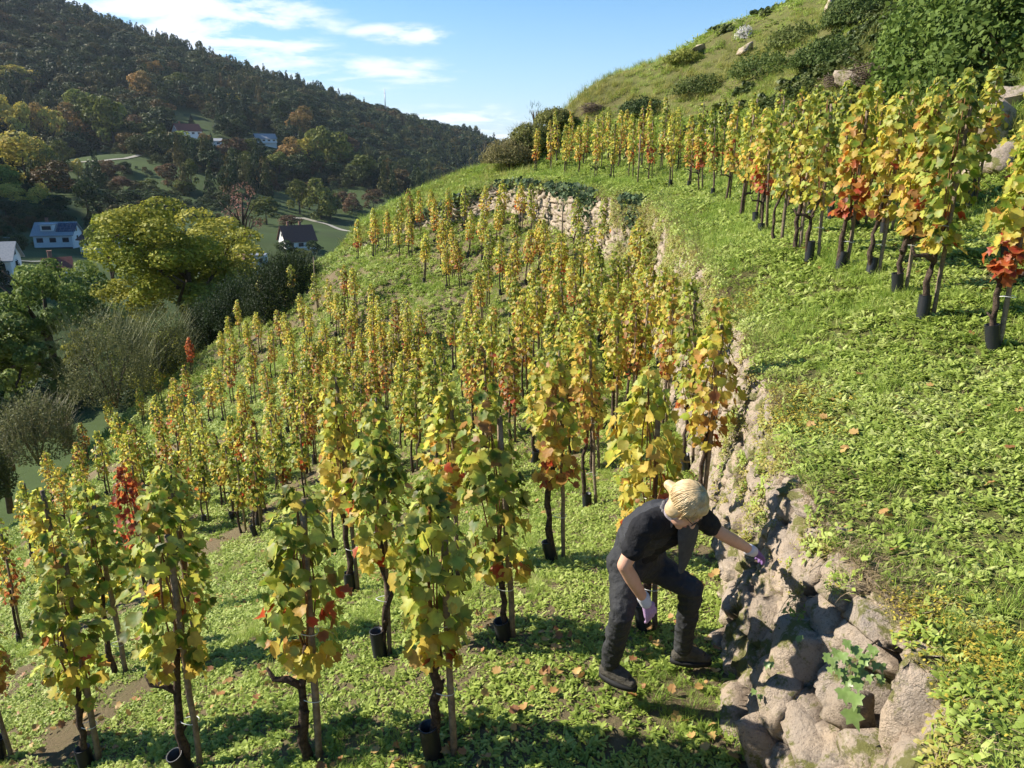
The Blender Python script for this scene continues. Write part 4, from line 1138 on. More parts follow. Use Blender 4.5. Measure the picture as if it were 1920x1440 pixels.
TOPS = {   # tops of the further vines on the slope, by band
    'at the foot of the far wall': [(727, 361, 'Y'), (769, 352, 'B'), (786, 358, 'O'), (811, 354, 'O'), (843, 352, 'S'), (869, 347, 'G'), (907, 347, 'Y'), (944, 337, 'Y'), (977, 343, 'O'), (999, 343, 'G'), (1082, 369, 'G'), (1131, 369, 'G'), (1155, 358, 'G')],
    'front rank of the grassy bench': [(666, 410, 'S'), (698, 404, 'O'), (706, 389, 'Y'), (723, 393, 'O'), (745, 402, 'Y'), (748, 369, 'G'), (767, 402, 'O'), (793, 435, 'Y'), (815, 372, 'O'), (824, 411, 'O'), (838, 450, 'Y'), (861, 452, 'B')],
    'second rank of the grassy bench': [(837, 374, 'G'), (876, 393, 'Y'), (848, 426, 'O'), (907, 393, 'Y'), (933, 369, 'Y'), (920, 426, 'G'), (968, 402, 'G'), (940, 444, 'S'), (913, 472, 'G'), (964, 461, 'O'), (1021, 411, 'Y'), (1023, 461, 'O'), (1012, 411, 'O'), (990, 430, 'O')],
    'below the corner of the far wall': [(1065, 380, 'G'), (1056, 437, 'Y'), (1111, 424, 'Y'), (1096, 417, 'G'), (1196, 409, 'Y'), (1122, 461, 'G'), (1220, 435, 'G'), (1181, 472, 'Y'), (1032, 457, 'Y'), (1051, 437, 'S')],
    'upper middle of the slope': [(902, 512, 'O'), (959, 487, 'O'), (1007, 538, 'Y'), (924, 568, 'Y'), (850, 573, 'G'), (1012, 527, 'G'), (1113, 513, 'Y'), (1146, 527, 'Y'), (1043, 560, 'Y'), (1262, 457, 'Y'), (1281, 487, 'G'), (1060, 500, 'S'), (1207, 540, 'Y'), (1160, 550, 'O'), (968, 540, 'O')],
    'in the row beside the stone wall': [(1327, 522, 'O'), (1290, 500, 'O'), (1300, 560, 'S'), (1250, 500, 'Y'), (1265, 560, 'O')],
    'slope edge by the dark hedge': [(486, 519, 'Y'), (546, 495, 'G'), (592, 512, 'G'), (617, 521, 'Y'), (645, 495, 'B'), (662, 502, 'Y'), (697, 532, 'Y'), (712, 552, 'Y'), (742, 562, 'B'), (760, 557, 'Y'), (785, 572, 'O'), (567, 550, 'Y'), (627, 550, 'Y'), (640, 555, 'G'), (660, 562, 'Y')],
    'second band below the dark hedge': [(379, 587, 'O'), (427, 592, 'Y'), (444, 562, 'Y'), (482, 585, 'Y'), (535, 585, 'Y'), (522, 580, 'B'), (577, 572, 'Y'), (692, 580, 'Y'), (717, 580, 'Y'), (435, 625, 'S'), (472, 635, 'B'), (575, 625, 'Y'), (655, 597, 'B'), (735, 612, 'Y'), (800, 630, 'Y'), (762, 600, 'Y')],
    'middle band left of centre': [(410, 687, 'Y'), (427, 665, 'B'), (467, 660, 'Y'), (592, 640, 'B'), (622, 630, 'Y'), (642, 640, 'S'), (665, 660, 'O'), (542, 705, 'G'), (535, 690, 'O'), (610, 665, 'O'), (595, 700, 'Y'), (657, 710, 'B'), (700, 680, 'B'), (685, 690, 'B'), (750, 692, 'Y'), (770, 710, 'G')],
    'band across the middle of the slope': [(887, 640, 'B'), (830, 680, 'Y'), (840, 733, 'G'), (707, 740, 'G'), (667, 707, 'G'), (750, 657, 'Y'), (800, 633, 'Y'), (990, 607, 'Y'), (1040, 567, 'G'), (1033, 647, 'G'), (1127, 623, 'G'), (1160, 590, 'Y'), (1207, 660, 'Y'), (1053, 693, 'O'), (923, 600, 'Y'), (960, 640, 'B'), (1090, 600, 'Y'), (1230, 620, 'O')],
    'left edge near the broom bushes': [(221, 666, 'Y'), (246, 640, 'Y'), (277, 646, 'Y'), (299, 622, 'Y'), (314, 619, 'Y'), (330, 614, 'Y'), (352, 632, 'R'), (175, 717, 'Y'), (200, 742, 'Y'), (170, 745, 'O'), (155, 792, 'B'), (136, 772, 'O'), (220, 775, 'Y'), (240, 690, 'Y')],
    'left part of the slope': [(260, 727, 'Y'), (292, 692, 'Y'), (322, 735, 'O'), (306, 772, 'B'), (252, 790, 'B'), (235, 815, 'Y'), (275, 812, 'G'), (185, 805, 'Y'), (142, 830, 'B'), (325, 707, 'O'), (350, 685, 'B'), (370, 777, 'Y'), (390, 767, 'B'), (402, 810, 'G'), (347, 810, 'Y'), (430, 780, 'O'), (452, 780, 'S'), (455, 720, 'O'), (510, 740, 'Y'), (565, 740, 'B')],
    'lower left corner of the slope': [(86, 845, 'Y'), (107, 877, 'O'), (145, 877, 'Y'), (35, 902, 'Y'), (75, 910, 'Y'), (240, 852, 'B'), (300, 862, 'O'), (332, 842, 'B'), (370, 842, 'G'), (327, 865, 'Y'), (12, 1082, 'Y'), (65, 975, 'Y'), (190, 925, 'G')],
    'thin ranks in the very middle of the slope': [(880, 545, 'Y'), (945, 600, 'G'), (985, 570, 'O'), (870, 600, 'Y'), (905, 650, 'B'), (950, 640, 'Y'), (860, 700, 'G'), (940, 690, 'Y'), (780, 690, 'Y'), (790, 660, 'O'), (820, 620, 'Y'), (830, 650, 'G'), (895, 580, 'O'), (1000, 500, 'Y'), (975, 520, 'G')],
    'middle ranks left of the stone wall': [(1035, 520, 'O'), (1085, 480, 'Y'), (1130, 490, 'G'), (1185, 520, 'Y'), (1235, 495, 'O'), (1095, 545, 'G'), (1180, 600, 'Y'), (1010, 650, 'Y'), (1075, 640, 'S'), (1110, 680, 'Y'), (1150, 650, 'G'), (1190, 560, 'B'), (1240, 560, 'Y'), (1270, 530, 'O'), (1215, 480, 'Y'), (1160, 470, 'G'), (1060, 590, 'Y')],
    'loose ranks between hedge and centre': [(610, 600, 'Y'), (675, 615, 'Y'), (700, 620, 'O'), (780, 600, 'G'), (545, 640, 'Y'), (505, 620, 'O'), (610, 640, 'Y'), (545, 600, 'Y'), (575, 665, 'G'), (640, 690, 'Y'), (720, 650, 'B'), (560, 690, 'Y'), (500, 680, 'O'), (460, 600, 'Y'), (410, 620, 'Y'), (390, 700, 'O'), (360, 730, 'Y'), (285, 740, 'Y'), (345, 760, 'Y')],
    'ranks just above the front rows': [(660, 760, 'Y'), (760, 770, 'B'), (810, 760, 'Y'), (860, 790, 'G'), (590, 830, 'Y'), (640, 720, 'O'), (670, 800, 'G'), (505, 770, 'Y'), (420, 830, 'Y'), (470, 850, 'G'), (530, 860, 'B'), (905, 740, 'Y'), (960, 740, 'O'), (1085, 720, 'Y'), (1165, 720, 'G'), (1120, 740, 'Y')],
    'band behind the front rows': [(580, 725, 'B'), (622, 742, 'Y'), (615, 767, 'Y'), (710, 735, 'B'), (735, 730, 'G'), (700, 790, 'G'), (625, 800, 'Y'), (525, 800, 'G'), (560, 790, 'G'), (480, 810, 'G'), (440, 850, 'G'), (900, 600, 'G'), (560, 850, 'Y')]}
COLW = {'Y': 'yellow', 'G': 'mostly green', 'O': 'orange', 'B': 'bronze brown', 'S': 'red footed', 'R': 'crimson'}
ORD = ['first', 'second', 'third', 'fourth', 'fifth', 'sixth', 'seventh', 'eighth', 'ninth', 'tenth', 'eleventh', 'twelfth', 'thirteenth', 'fourteenth', 'fifteenth', 'sixteenth', 'seventeenth', 'eighteenth', 'nineteenth', 'twentieth', 'twenty-first', 'twenty-second', 'twenty-third', 'twenty-fourth', 'twenty-fifth']
for band, lst in TOPS.items():
    good = []
    for (u, v, pal) in sorted(lst):
        H = random.Random(u * 7 + v).uniform(1.75, 2.0)
        p = cast(u, v, low_z, H, t0=3, side=-1)
        if p is None: continue
        if any(math.hypot(p[0] - q[1], p[1] - q[2]) < (.8 if p[1] < 8 else .5 if p[1] < 14 else .3) for q in VINES + [(0, g_[0][0], g_[0][1]) for g_ in good]): continue
        good.append((p, H, u, v, pal))
    for j, (p, H, u, v, pal) in enumerate(good):
        vine(p[0], p[1], p[2], H, pal, u * 13 + v, '%s vine, %s from left, %s' % (COLW[pal], ORD[j], band), 'vines on the slope below the wall', near_lab(p), R=.17 if p[1] > 12 else .16)
# the row along the upper terrace: front rank by its feet, back rank behind it
UF = [(1003, 325, 240, 'O'), (1033, 325, 225, 'O'), (1060, 330, 232, 'Y'), (1084, 330, 235, 'O'), (1117, 335, 205, 'Y'), (1148, 337, 228, 'G'), (1183, 340, 205, 'O'), (1220, 342, 200, 'S'), (1257, 350, 210, 'Y'), (1290, 355, 215, 'O'),
      (1314, 361, 245, 'S'), (1335, 369, 200, 'G'), (1363, 380, 185, 'Y'), (1390, 407, 190, 'Y'), (1418, 420, 200, 'O'), (1434, 437, 205, 'S'), (1460, 453, 190, 'G'), (1492, 470, 175, 'Y'), (1527, 488, 165, 'G'), (1580, 505, 160, 'S'), (1640, 513, 170, 'Y'), (1690, 552, 175, 'O'), (1738, 595, 150, 'G'), (1865, 655, 235, 'S')]
UB = [(1046, 305, 200, 'Y'), (1069, 308, 205, 'O'), (1095, 312, 215, 'O'), (1125, 317, 190, 'Y'), (1139, 306, 195, 'Y'), (1160, 317, 205, 'O'), (1172, 303, 205, 'O'), (1201, 317, 190, 'B'), (1212, 298, 185, 'B'), (1239, 320, 180, 'G'), (1250, 303, 175, 'O'), (1271, 325, 200, 'Y'), (1310, 330, 185, 'G'), (1348, 334, 165, 'G'),
      (1400, 372, 170, 'G'), (1440, 385, 165, 'G'), (1478, 395, 160, 'B'), (1520, 405, 158, 'G'), (1565, 415, 150, 'G'), (1613, 427, 150, 'Y'), (1665, 440, 148, 'G'), (1720, 420, 140, 'G'), (1770, 400, 125, 'G'), (1822, 388, 122, 'Y'), (1895, 485, 120, 'Y')]
for nm, lst in (('front', UF), ('back', UB)):
    for j, (u, v, vt, pal) in enumerate(lst):
        p = cast(u, v, up_z, 0, t0=3, side=1)
        if p is None: continue
        ry = ray(u, vt); H = ry[2] / ry[1] * p[1] - p[2]; H = min(2.25, max(1.75, H))
        nearv = nm == 'front' and j >= len(lst) - 5
        if j >= 20: lab = '%s vine, upper terrace %s rank, %s from the right edge' % (COLW[pal], nm, ORD[len(lst) - 1 - j])
        else: lab = '%s vine, upper terrace %s rank, %s from the far left' % (COLW[pal], nm, ORD[j])
        if nm == 'front' and j == len(lst) - 1: lab = 'vine with crimson and yellow leaves in a tall sleeve at the right edge'
        vine(p[0], p[1], p[2], H, pal, 5000 + u, lab, 'vines along the upper terrace', nearv, R=.165 if p[1] < 14 else .14, sleeve=True if nearv else None, h0=.62, lean=(.02, 0) if j >= 20 else None)
# bare stakes left standing between the vines
for j, (u, v, vt, side, lab) in enumerate([(155, 1395 - 560 + 0, 700, -1, ''), (212, 760, 690, -1, 'bare grey stake by the broom bushes at the left edge of the slope'), (592, 560, 482, -1, 'bare post sticking up from the dark hedge'), (1195, 350, 252, 1, 'bare pole standing alone in the terrace row'), (187, 905, 842, -1, 'bare dark stake in the lower left beside the path'), (1052, 480, 378, -1, 'bare grey stake before the pink far wall')][1:]):
    p = cast(u, v, low_z if side < 0 else up_z, 0, side=side)
    if p is None: continue
    ry = ray(u, vt); H = min(2.6, max(1.2, ry[2] / ry[1] * p[1] - p[2])); m = MB(); m.tube([(0, 0, -.1), (.02, 0, H * .5), (.03, 0, H)], [.028, .025, .022], 7)
    o = m.build('wooden_stake', M_STAKE); o.location = p; tag(o, lab, 'stake', 'bare stakes among the vines')

# ------------------------------------------------------------------ the valley and the wooded hill across it
def P_(u, v, D):
    r = ray(u, v); return tuple(r * D / r[1])


BG = [P_(*q) for q in [(0, 520, 120), (100, 478, 172), (200, 478, 190), (0, 445, 205), (300, 455, 215), (480, 505, 200), (560, 465, 240), (640, 445, 270), (-250, 480, 200), (800, 480, 260), (1000, 480, 260),
      (0, 385, 270), (150, 378, 285), (300, 375, 300), (420, 385, 310), (-250, 340, 300),
      (80, 305, 365), (200, 292, 375), (260, 300, 372), (370, 332, 350), (150, 355, 318), (290, 360, 315), (30, 320, 340),
      (90, 285, 400), (230, 280, 415), (330, 300, 420), (430, 330, 400), (350, 262, 450), (480, 270, 480), (560, 310, 450), (640, 330, 440),
      (690, 375, 380), (600, 346, 410), (530, 365, 385), (700, 405, 350), (600, 405, 335), (520, 410, 320), (760, 360, 500),
      (20, 200, 480), (100, 200, 500), (250, 190, 540), (400, 200, 600), (560, 220, 640), (700, 275, 680), (850, 305, 760), (600, 275, 560), (780, 320, 640),
      (0, 100, 590), (200, 120, 620), (420, 160, 700), (640, 215, 780), (830, 265, 880),
      (0, 2, 690), (60, 20, 700), (130, 45, 720), (200, 75, 745), (300, 102, 780), (400, 132, 810), (480, 165, 840), (560, 182, 870), (640, 206, 900), (700, 222, 930), (760, 240, 950), (840, 256, 980), (900, 278, 1010), (930, 290, 1030), (1000, 325, 1060), (1100, 370, 1080)]]
BG += [(-30, 10, -27), (-60, 40, -30), (-60, 90, -29), (-20, 75, -24), (30, 80, -20), (60, 140, -26), (0, 130, -27), (-45, 5, -28), (-130, 60, -24), (-110, -40, -24), (150, 200, -30), (300, 400, -20), (500, 800, -20),
       (-300, 60, 95), (-300, 180, 85), (-430, 120, 200), (-430, 260, 215), (-560, 250, 262), (-560, 60, 262), (-640, 420, 280), (-560, 420, 200), (-700, 600, 280), (-330, -100, 110), (-600, -200, 250), (-800, 300, 300), (-900, 700, 300), (-220, 120, 25), (-650, 900, 180), (-300, 1300, 30), (0, 1250, -60), (300, 1300, -60), (700, 1300, -10), (1500, 1500, -20), (-1500, 1500, 200), (-1500, 0, 300), (-400, -600, 200), (0, -500, -20)]  # unseen left shoulder of the hill, its height shaped to shade the valley
BGF = RBF(BG, reg=.0005, scale=150)


def bg_z(x, y):
    r = np.hypot(x, y)
    return BGF(x, y) + (vnoise(x, y, 40, 51) - .5) * 3 * np.clip((r - 150) / 200, 0, 1) + (vnoise(x, y, 12, 52) - .5) * 1.2 * np.clip((r - 60) / 100, 0, 1)


def polar_mesh(name, th, rr, zf, m):
    T, Rr = np.meshgrid(th, rr); X = Rr * np.sin(T); Y = Rr * np.cos(T); Z = zf(X, Y); nx = len(th)
    i = (np.arange(len(rr) - 1)[:, None] * nx + np.arange(nx - 1)[None]).ravel()
    return link(name, new_mesh(name, np.stack([X.ravel(), Y.ravel(), Z.ravel()], 1), np.stack([i, i + 1, i + nx + 1, i + nx], 1)), m)


tag(polar_mesh('valley_and_far_hill', np.radians(np.linspace(-125, 75, 300)), np.geomspace(26, 2400, 240), bg_z, M_VALLEY), kind='structure')


def cast_bg(u, v, t0=70, t1=1400):
    r = ray(u, v); t = np.linspace(t0, t1, 1500); g = bg_z(r[0] * t, r[1] * t); ok = r[2] * t <= g
    if not ok.any(): return None
    tt = t[int(np.argmax(ok))]; x, y = r[0] * tt, r[1] * tt; return float(x), float(y), float(bg_z(np.array([x]), np.array([y]))[0])


def project(x, y, z):
    yc = y * CP - z * SP; up = y * SP + z * CP
    return 960 + F * x / yc, 720 - F * up / yc


# crowns: lumps of foliage carrying many small leaf cards, 1 m high and 1 m wide before scaling
def crown_mesh(name, seed, lumps, cards, size, kind='round', color=None, m=None, lo=.18):
    rng = np.random.default_rng(seed); C = []; Rd = []
    if kind == 'round':
        for k in range(lumps):
            a = rng.uniform(0, 6.283); t = rng.uniform(0, 1); rad = .30 * math.sin(math.pi * (.25 + .68 * t)) ** .7
            C.append((rad * math.cos(a), rad * math.sin(a), lo + .10 + (.80 - lo) * t)); Rd.append(rng.uniform(.11, .20))
        C.append((0, 0, .6)); Rd.append(.28)
    elif kind == 'cone':
        for k in range(lumps):
            t = k / lumps; rad = .32 * (1 - t) ** .9; a = k * 2.4
            C.append((rad * math.cos(a) * .75, rad * math.sin(a) * .75, .12 + .84 * t)); Rd.append(.05 + .14 * (1 - t))
    elif kind == 'tree':                      # uneven crown of many leaf clumps on a few big boughs
        nb_ = 9
        for b_ in range(nb_):
            a = b_ * 2.4 + rng.uniform(-.4, .4); t = rng.uniform(.2, .85) if b_ else .66; r0 = .27 * math.sin(math.pi * (.2 + .7 * t)) if b_ else 0; br = rng.uniform(.13, .21) if b_ else .24; c0 = np.array([r0 * math.cos(a), r0 * math.sin(a), lo + (1 - lo) * t - .05])
            for q_ in range(lumps // nb_):
                d_ = rng.normal(size=3); d_ /= np.linalg.norm(d_); C.append(c0 + d_ * br * rng.uniform(.55, 1.05) * np.array([1, 1, .8])); Rd.append(rng.uniform(.045, .085))
    else:                                     # flat topped pine
        for k in range(lumps):
            a = rng.uniform(0, 6.283); t = rng.uniform(.35, 1); rad = rng.uniform(.05, .30)
            C.append((rad * math.cos(a), rad * math.sin(a), .2 + .72 * t)); Rd.append(rng.uniform(.09, .16))
    C = np.array(C); Rd = np.array(Rd)
    k = rng.choice(len(C), cards, p=Rd ** 2 / (Rd ** 2).sum()); n = rng.normal(size=(cards, 3)); n[:, 2] += .35; n /= np.linalg.norm(n, axis=1)[:, None]
    p = C[k] + n * (Rd[k] * rng.uniform(.72, 1.06, cards))[:, None] * np.array([1, 1, .8])
    inside = (np.linalg.norm((p[:, None] - C[None]) / np.array([1, 1, .8]), axis=2) < Rd[None] * .66).any(1); p = p[~inside]; n = n[~inside]; cards = len(p)
    nn = n + rng.normal(size=n.shape) * .55; nn /= np.linalg.norm(nn, axis=1)[:, None]
    a = np.cross(nn, rng.normal(size=nn.shape)); a /= np.linalg.norm(a, axis=1)[:, None]; b = np.cross(nn, a)
    s = (size * rng.uniform(.5, 1.3, cards))[:, None]
    V = np.stack([p - a * s * .5, p + b * s * .38 + nn * s * .08, p + a * s * .55, p - b * s * .38 + nn * s * .08], 1).reshape(-1, 3)
    me = new_mesh(name, V, np.arange(cards * 4).reshape(-1, 4))
    tone = rng.uniform(0, 1, cards) * .5 + .5 * rng.uniform(0, 1, len(C))[k[~inside]]
    at = me.attributes.new('tone', 'FLOAT', 'POINT'); at.data.foreach_set('value', np.repeat(tone, 4).astype(np.float32))
    if m: me.materials.append(m)
    return me


def foliage_mat(name, c_lo, c_hi, mode='object', trans=.3, ramp=None, spread=.55):
    m = bpy.data.materials.new(name); m.use_nodes = True; t = m.node_tree; b = t.nodes['Principled BSDF']
    b.inputs['Roughness'].default_value = .6; b.inputs['Specular IOR Level'].default_value = .12
    at = nd(t, 'ShaderNodeAttribute', attribute_name='tone'); oi = t.nodes.new('ShaderNodeObjectInfo')
    if mode == 'object': base = oi.outputs['Color']
    else:
        r = nd(t, 'ShaderNodeValToRGB'); r.color_ramp.interpolation = 'LINEAR'; e = r.color_ramp.elements
        while len(e) < len(ramp): e.new(.5)
        for k, (pos, c) in enumerate(ramp): e[k].position = pos; e[k].color = (*c, 1)
        n = nd(t, 'ShaderNodeTexNoise', i_Scale=.012, i_Detail=3); t.links.new(oi.outputs['Location'], n.inputs['Vector'])
        t.links.new(mth(t, 'ADD', mth(t, 'MULTIPLY', oi.outputs['Random'], .7), mth(t, 'MULTIPLY', mth(t, 'SUBTRACT', n.outputs[0], .35), 1.0), clamp=True), r.inputs[0]); base = r.outputs[0]
    h = nd(t, 'ShaderNodeHueSaturation'); t.links.new(base, h.inputs['Color']); t.links.new(mth(t, 'MULTIPLY_ADD', at.outputs['Fac'], spread * 2, 1 - spread), h.inputs['Value'])
    t.links.new(mth(t, 'MULTIPLY_ADD', at.outputs['Fac'], -.05, .525), h.inputs['Hue'])
    t.links.new(h.outputs[0], b.inputs['Base Color']); tr = t.nodes.new('ShaderNodeBsdfTranslucent'); t.links.new(h.outputs[0], tr.inputs[0])
    ms = t.nodes.new('ShaderNodeMixShader'); ms.inputs[0].default_value = trans
    t.links.new(b.outputs[0], ms.inputs[1]); t.links.new(tr.outputs[0], ms.inputs[2]); t.links.new(ms.outputs[0], t.nodes['Material Output'].inputs[0])
    return m


M_CROWN = foliage_mat('tree_foliage', None, None, 'object')
M_WOOD = foliage_mat('forest_foliage', None, None, 'ramp', .12, [(0, (.022, .042, .016)), (.35, (.040, .065, .02)), (.6, (.070, .085, .022)), (.78, (.10, .088, .024)), (.9, (.11, .072, .02)), (.97, (.08, .09, .02))])
M_TRUNK = mat('tree_bark', (.05, .04, .03), .95, .1, 8, (.11, .09, .07), .5)
FOR = [crown_mesh('a%d' % k, 300 + k, 12, 1700, .06, 'round', m=M_WOOD, lo=.05) for k in range(4)] + [crown_mesh('b%d' % k, 310 + k, 16, 900, .07, 'cone', m=M_WOOD) for k in range(2)] + [crown_mesh('c0', 320, 9, 700, .07, 'pine', m=M_WOOD)]
FC_ = proto_coll('forest', FOR, M_WOOD)


def in_poly(u, v, P):
    c = np.zeros(u.shape, bool); j = len(P) - 1
    for i in range(len(P)):
        xi, yi = P[i]; xj, yj = P[j]
        c ^= ((yi > v) != (yj > v)) & (u < (xj - xi) * (v - yi) / (yj - yi + 1e-9) + xi); j = i
    return c


MEADOWS = [[(70, 308), (215, 276), (262, 292), (330, 312), (395, 338), (380, 362), (330, 368), (130, 362), (60, 330)], [(310, 212), (350, 200), (420, 232), (415, 262), (330, 262)], [(485, 290), (545, 282), (560, 312), (490, 318)],
           [(505, 362), (600, 328), (720, 372), (720, 440), (500, 430)], [(-50, 372), (330, 372), (480, 400), (700, 440), (700, 560), (-50, 560)], [(330, 240), (365, 235), (380, 260), (330, 262)], [(458, 246), (525, 243), (530, 300), (462, 300)], [(385, 262), (470, 262), (470, 312), (388, 312)], [(325, 238), (385, 238), (388, 296), (330, 296)]]
nF = 26000; th = np.radians(RNG.uniform(-72, 22, nF)); rr = np.sqrt(RNG.uniform(290 ** 2, 1150 ** 2, nF)); fx, fy = rr * np.sin(th), rr * np.cos(th); fz = bg_z(fx, fy); fu, fv = project(fx, fy, fz)
keep = np.ones(nF, bool)
for Pq in MEADOWS: keep &= ~in_poly(fu, fv, Pq)
keep &= ~((rr < 420) & (RNG.random(nF) < .45)) & ~((fu > -100) & (fv > 372))
# thin where crowns would stand on one another
order = RNG.permutation(np.nonzero(keep)[0]); cell = {}; sel = []
for i in order:
    q = (int(fx[i] // 9.2), int(fy[i] // 9.2))
    if q in cell: continue
    cell[q] = 1; sel.append(i)
sel = np.array(sel)
hgt = RNG.uniform(12, 18, len(sel)) * np.where(rr[sel] > 600, 1.1, .85)
upz = fz[sel]; con = (vnoise(fx[sel], fy[sel], 90, 61) + RNG.random(len(sel)) * .5 + np.clip((fv[sel] * 0), 0, 1)) > .92
fi = np.where(con, 4 + RNG.integers(0, 3, len(sel)), RNG.integers(0, 4, len(sel)))
wdt = hgt * np.where(fi < 4, RNG.uniform(1.0, 1.45, len(sel)), np.where(fi < 6, .62, .9))
scatter('wooded_hill', FC_, np.stack([fx[sel], fy[sel], fz[sel] - hgt * .12], 1), np.stack([RNG.normal(0, .04, len(sel)), RNG.normal(0, .04, len(sel)), RNG.uniform(0, 6.28, len(sel))], 1),
        np.stack([wdt, wdt, hgt * np.where(con, 1.35, 1.0)], 1), fi, None, 'dark mixed autumn forest covering the hill across the valley', 'forest')

# hedges and scrub on the valley floor
nS = 5200; th = np.radians(RNG.uniform(-50, 12, nS)); rr = np.sqrt(RNG.uniform(95 ** 2, 460 ** 2, nS)); sx2, sy2 = rr * np.sin(th), rr * np.cos(th); sz2 = bg_z(sx2, sy2); su, sv2 = project(sx2, sy2, sz2)
kp = (vnoise(sx2, sy2, 34, 65) * .55 + vnoise(sx2, sy2, 9, 66) * .45 > .60)
for (a0, b0, a1, b1) in [(45, 430, 175, 500), (-40, 490, 60, 560), (150, 440, 260, 520), (515, 440, 620, 500), (425, 490, 520, 560), (320, 236, 395, 275), (455, 244, 530, 285), (385, 262, 430, 292), (130, 290, 275, 315), (535, 400, 700, 455)]: kp &= ~((su > a0) & (su < a1) & (sv2 > b0) & (sv2 < b1))
sx2, sy2, sz2 = sx2[kp], sy2[kp], sz2[kp]; nS = len(sx2); hS = RNG.uniform(1.5, 5.5, nS)
scatter('valley_scrub', FC_, np.stack([sx2, sy2, sz2 - .4], 1), np.stack([np.zeros(nS), np.zeros(nS), RNG.uniform(0, 6, nS)], 1), np.stack([hS * 1.3, hS * 1.3, hS], 1), RNG.integers(0, 4, nS), None, 'hedges and small trees dotted over the valley meadows', 'scrub')
CROWN_R = [crown_mesh('tree_crown_%d' % k, 400 + k, 13, 2200, .062, 'round', m=M_CROWN, lo=.0) for k in range(5)]
CROWN_C = [crown_mesh('conifer_crown_%d' % k, 420 + k, 22, 2200, .05, 'cone', m=M_CROWN) for k in range(2)]
TCOL = {'y': (.48, .40, .08), 'o': (.27, .18, .055), 'g': (.13, .15, .03), 'd': (.045, .07, .02), 'b': (.14, .09, .045), 'c': (.025, .045, .02), 'l': (.22, .26, .05)}  # autumn yellow, also brightened in the colour itself so those trees look sunlit
TNAME = {'y': 'yellow', 'o': 'orange', 'g': 'olive green', 'd': 'dark green', 'b': 'brownish', 'c': 'dark', 'l': 'light green'}
trunk_me = MB(); trunk_me.tube([(0, 0, -.08), (.01, .005, .2), (0, .01, .45), (.015, 0, .6)], [.035, .026, .018, .008], 6); trunk_me = new_mesh('tree_trunk', trunk_me.v, trunk_me.f); trunk_me.materials.append(M_TRUNK)
VTREES = [(10, 275, 75, 60, 'y'), (45, 285, 70, 50, 'y'), (75, 285, 70, 45, 'o'), (105, 285, 68, 50, 'y'), (145, 275, 62, 55, 'o'), (180, 275, 75, 60, 'g'), (215, 282, 75, 55, 'g'), (160, 235, 50, 60, 'l'), (55, 230, 45, 30, 'c'), (95, 228, 45, 35, 'd'), (25, 172, 38, 60, 'y'), (70, 168, 28, 40, 'y'),
          (50, 348, 78, 88, 'y'), (15, 368, 50, 50, 'l'), (92, 342, 60, 50, 'g'), (120, 320, 45, 40, 'g'), (150, 347, 38, 25, 'y'), (165, 402, 55, 48, 'd'), (25, 388, 38, 45, 'y'), (75, 388, 35, 40, 'y'), (205, 338, 30, 48, 'b'), (315, 352, 35, 45, 'b'), (360, 356, 45, 30, 'g'), (295, 292, 42, 55, 'g'), (335, 300, 42, 60, 'l'), (372, 312, 42, 60, 'd'), (388, 292, 32, 26, 'o'),
          (250, 262, 35, 45, 'b'), (275, 268, 32, 40, 'g'), (408, 318, 34, 50, 'b'), (440, 322, 50, 60, 'b'), (468, 318, 44, 45, 'g'), (470, 348, 50, 35, 'g'), (425, 354, 30, 30, 'd'), (545, 322, 50, 55, 'o'), (572, 320, 48, 45, 'y'), (525, 334, 38, 42, 'g'), (565, 272, 55, 52, 'o'), (462, 250, 58, 34, 'c'), (442, 250, 62, 36, 'c'), (420, 242, 60, 32, 'c'), (440, 218, 34, 32, 'y'), (395, 212, 26, 14, 'o'),
          (602, 322, 70, 55, 'g'), (640, 328, 62, 72, 'g'), (682, 348, 46, 52, 'g'), (657, 312, 42, 42, 'b'), (592, 272, 62, 42, 'c'), (562, 402, 56, 38, 'g'), (602, 412, 62, 58, 'g'), (580, 392, 42, 32, 'b'), (640, 392, 26, 32, 'b'), (500, 422, 42, 62, 'g'), (490, 352, 34, 24, 'o'), (512, 366, 34, 26, 'b'), (190, 398, 36, 60, 'd'), (240, 396, 32, 60, 'd'), (300, 398, 34, 72, 'd'), (12, 408, 28, 52, 'd'), (62, 410, 28, 60, 'd'),
          (110, 405, 32, 52, 'd'), (232, 362, 24, 42, 'b'), (280, 362, 20, 36, 'g'), (345, 366, 24, 40, 'g'), (75, 462, 14, 22, 'o'), (30, 525, 40, 36, 'c'), (8, 540, 50, 34, 'c'), (425, 500, 22, 16, 'c'), (466, 505, 20, 14, 'c'), (620, 410, 40, 40, 'g'), (545, 430, 22, 40, 'b'), (536, 484, 26, 40, 'd'), (590, 484, 26, 36, 'd'), (566, 488, 20, 34, 'g'), (660, 400, 30, 34, 'b'), (700, 392, 30, 40, 'b'), (270, 200, 50, 45, 'o'), (330, 190, 40, 45, 'g'), (290, 165, 40, 40, 'o'), (360, 240, 20, 14, 'c'), (530, 250, 50, 40, 'd')]


def vt_key(u, v, c):
    reg = 'left edge of valley' if u < 130 else 'left side of valley' if u < 300 else 'middle of valley' if u < 480 else 'right side of valley'
    return reg, ('high up' if v < 265 else 'halfway down' if v < 345 else 'low down'), c


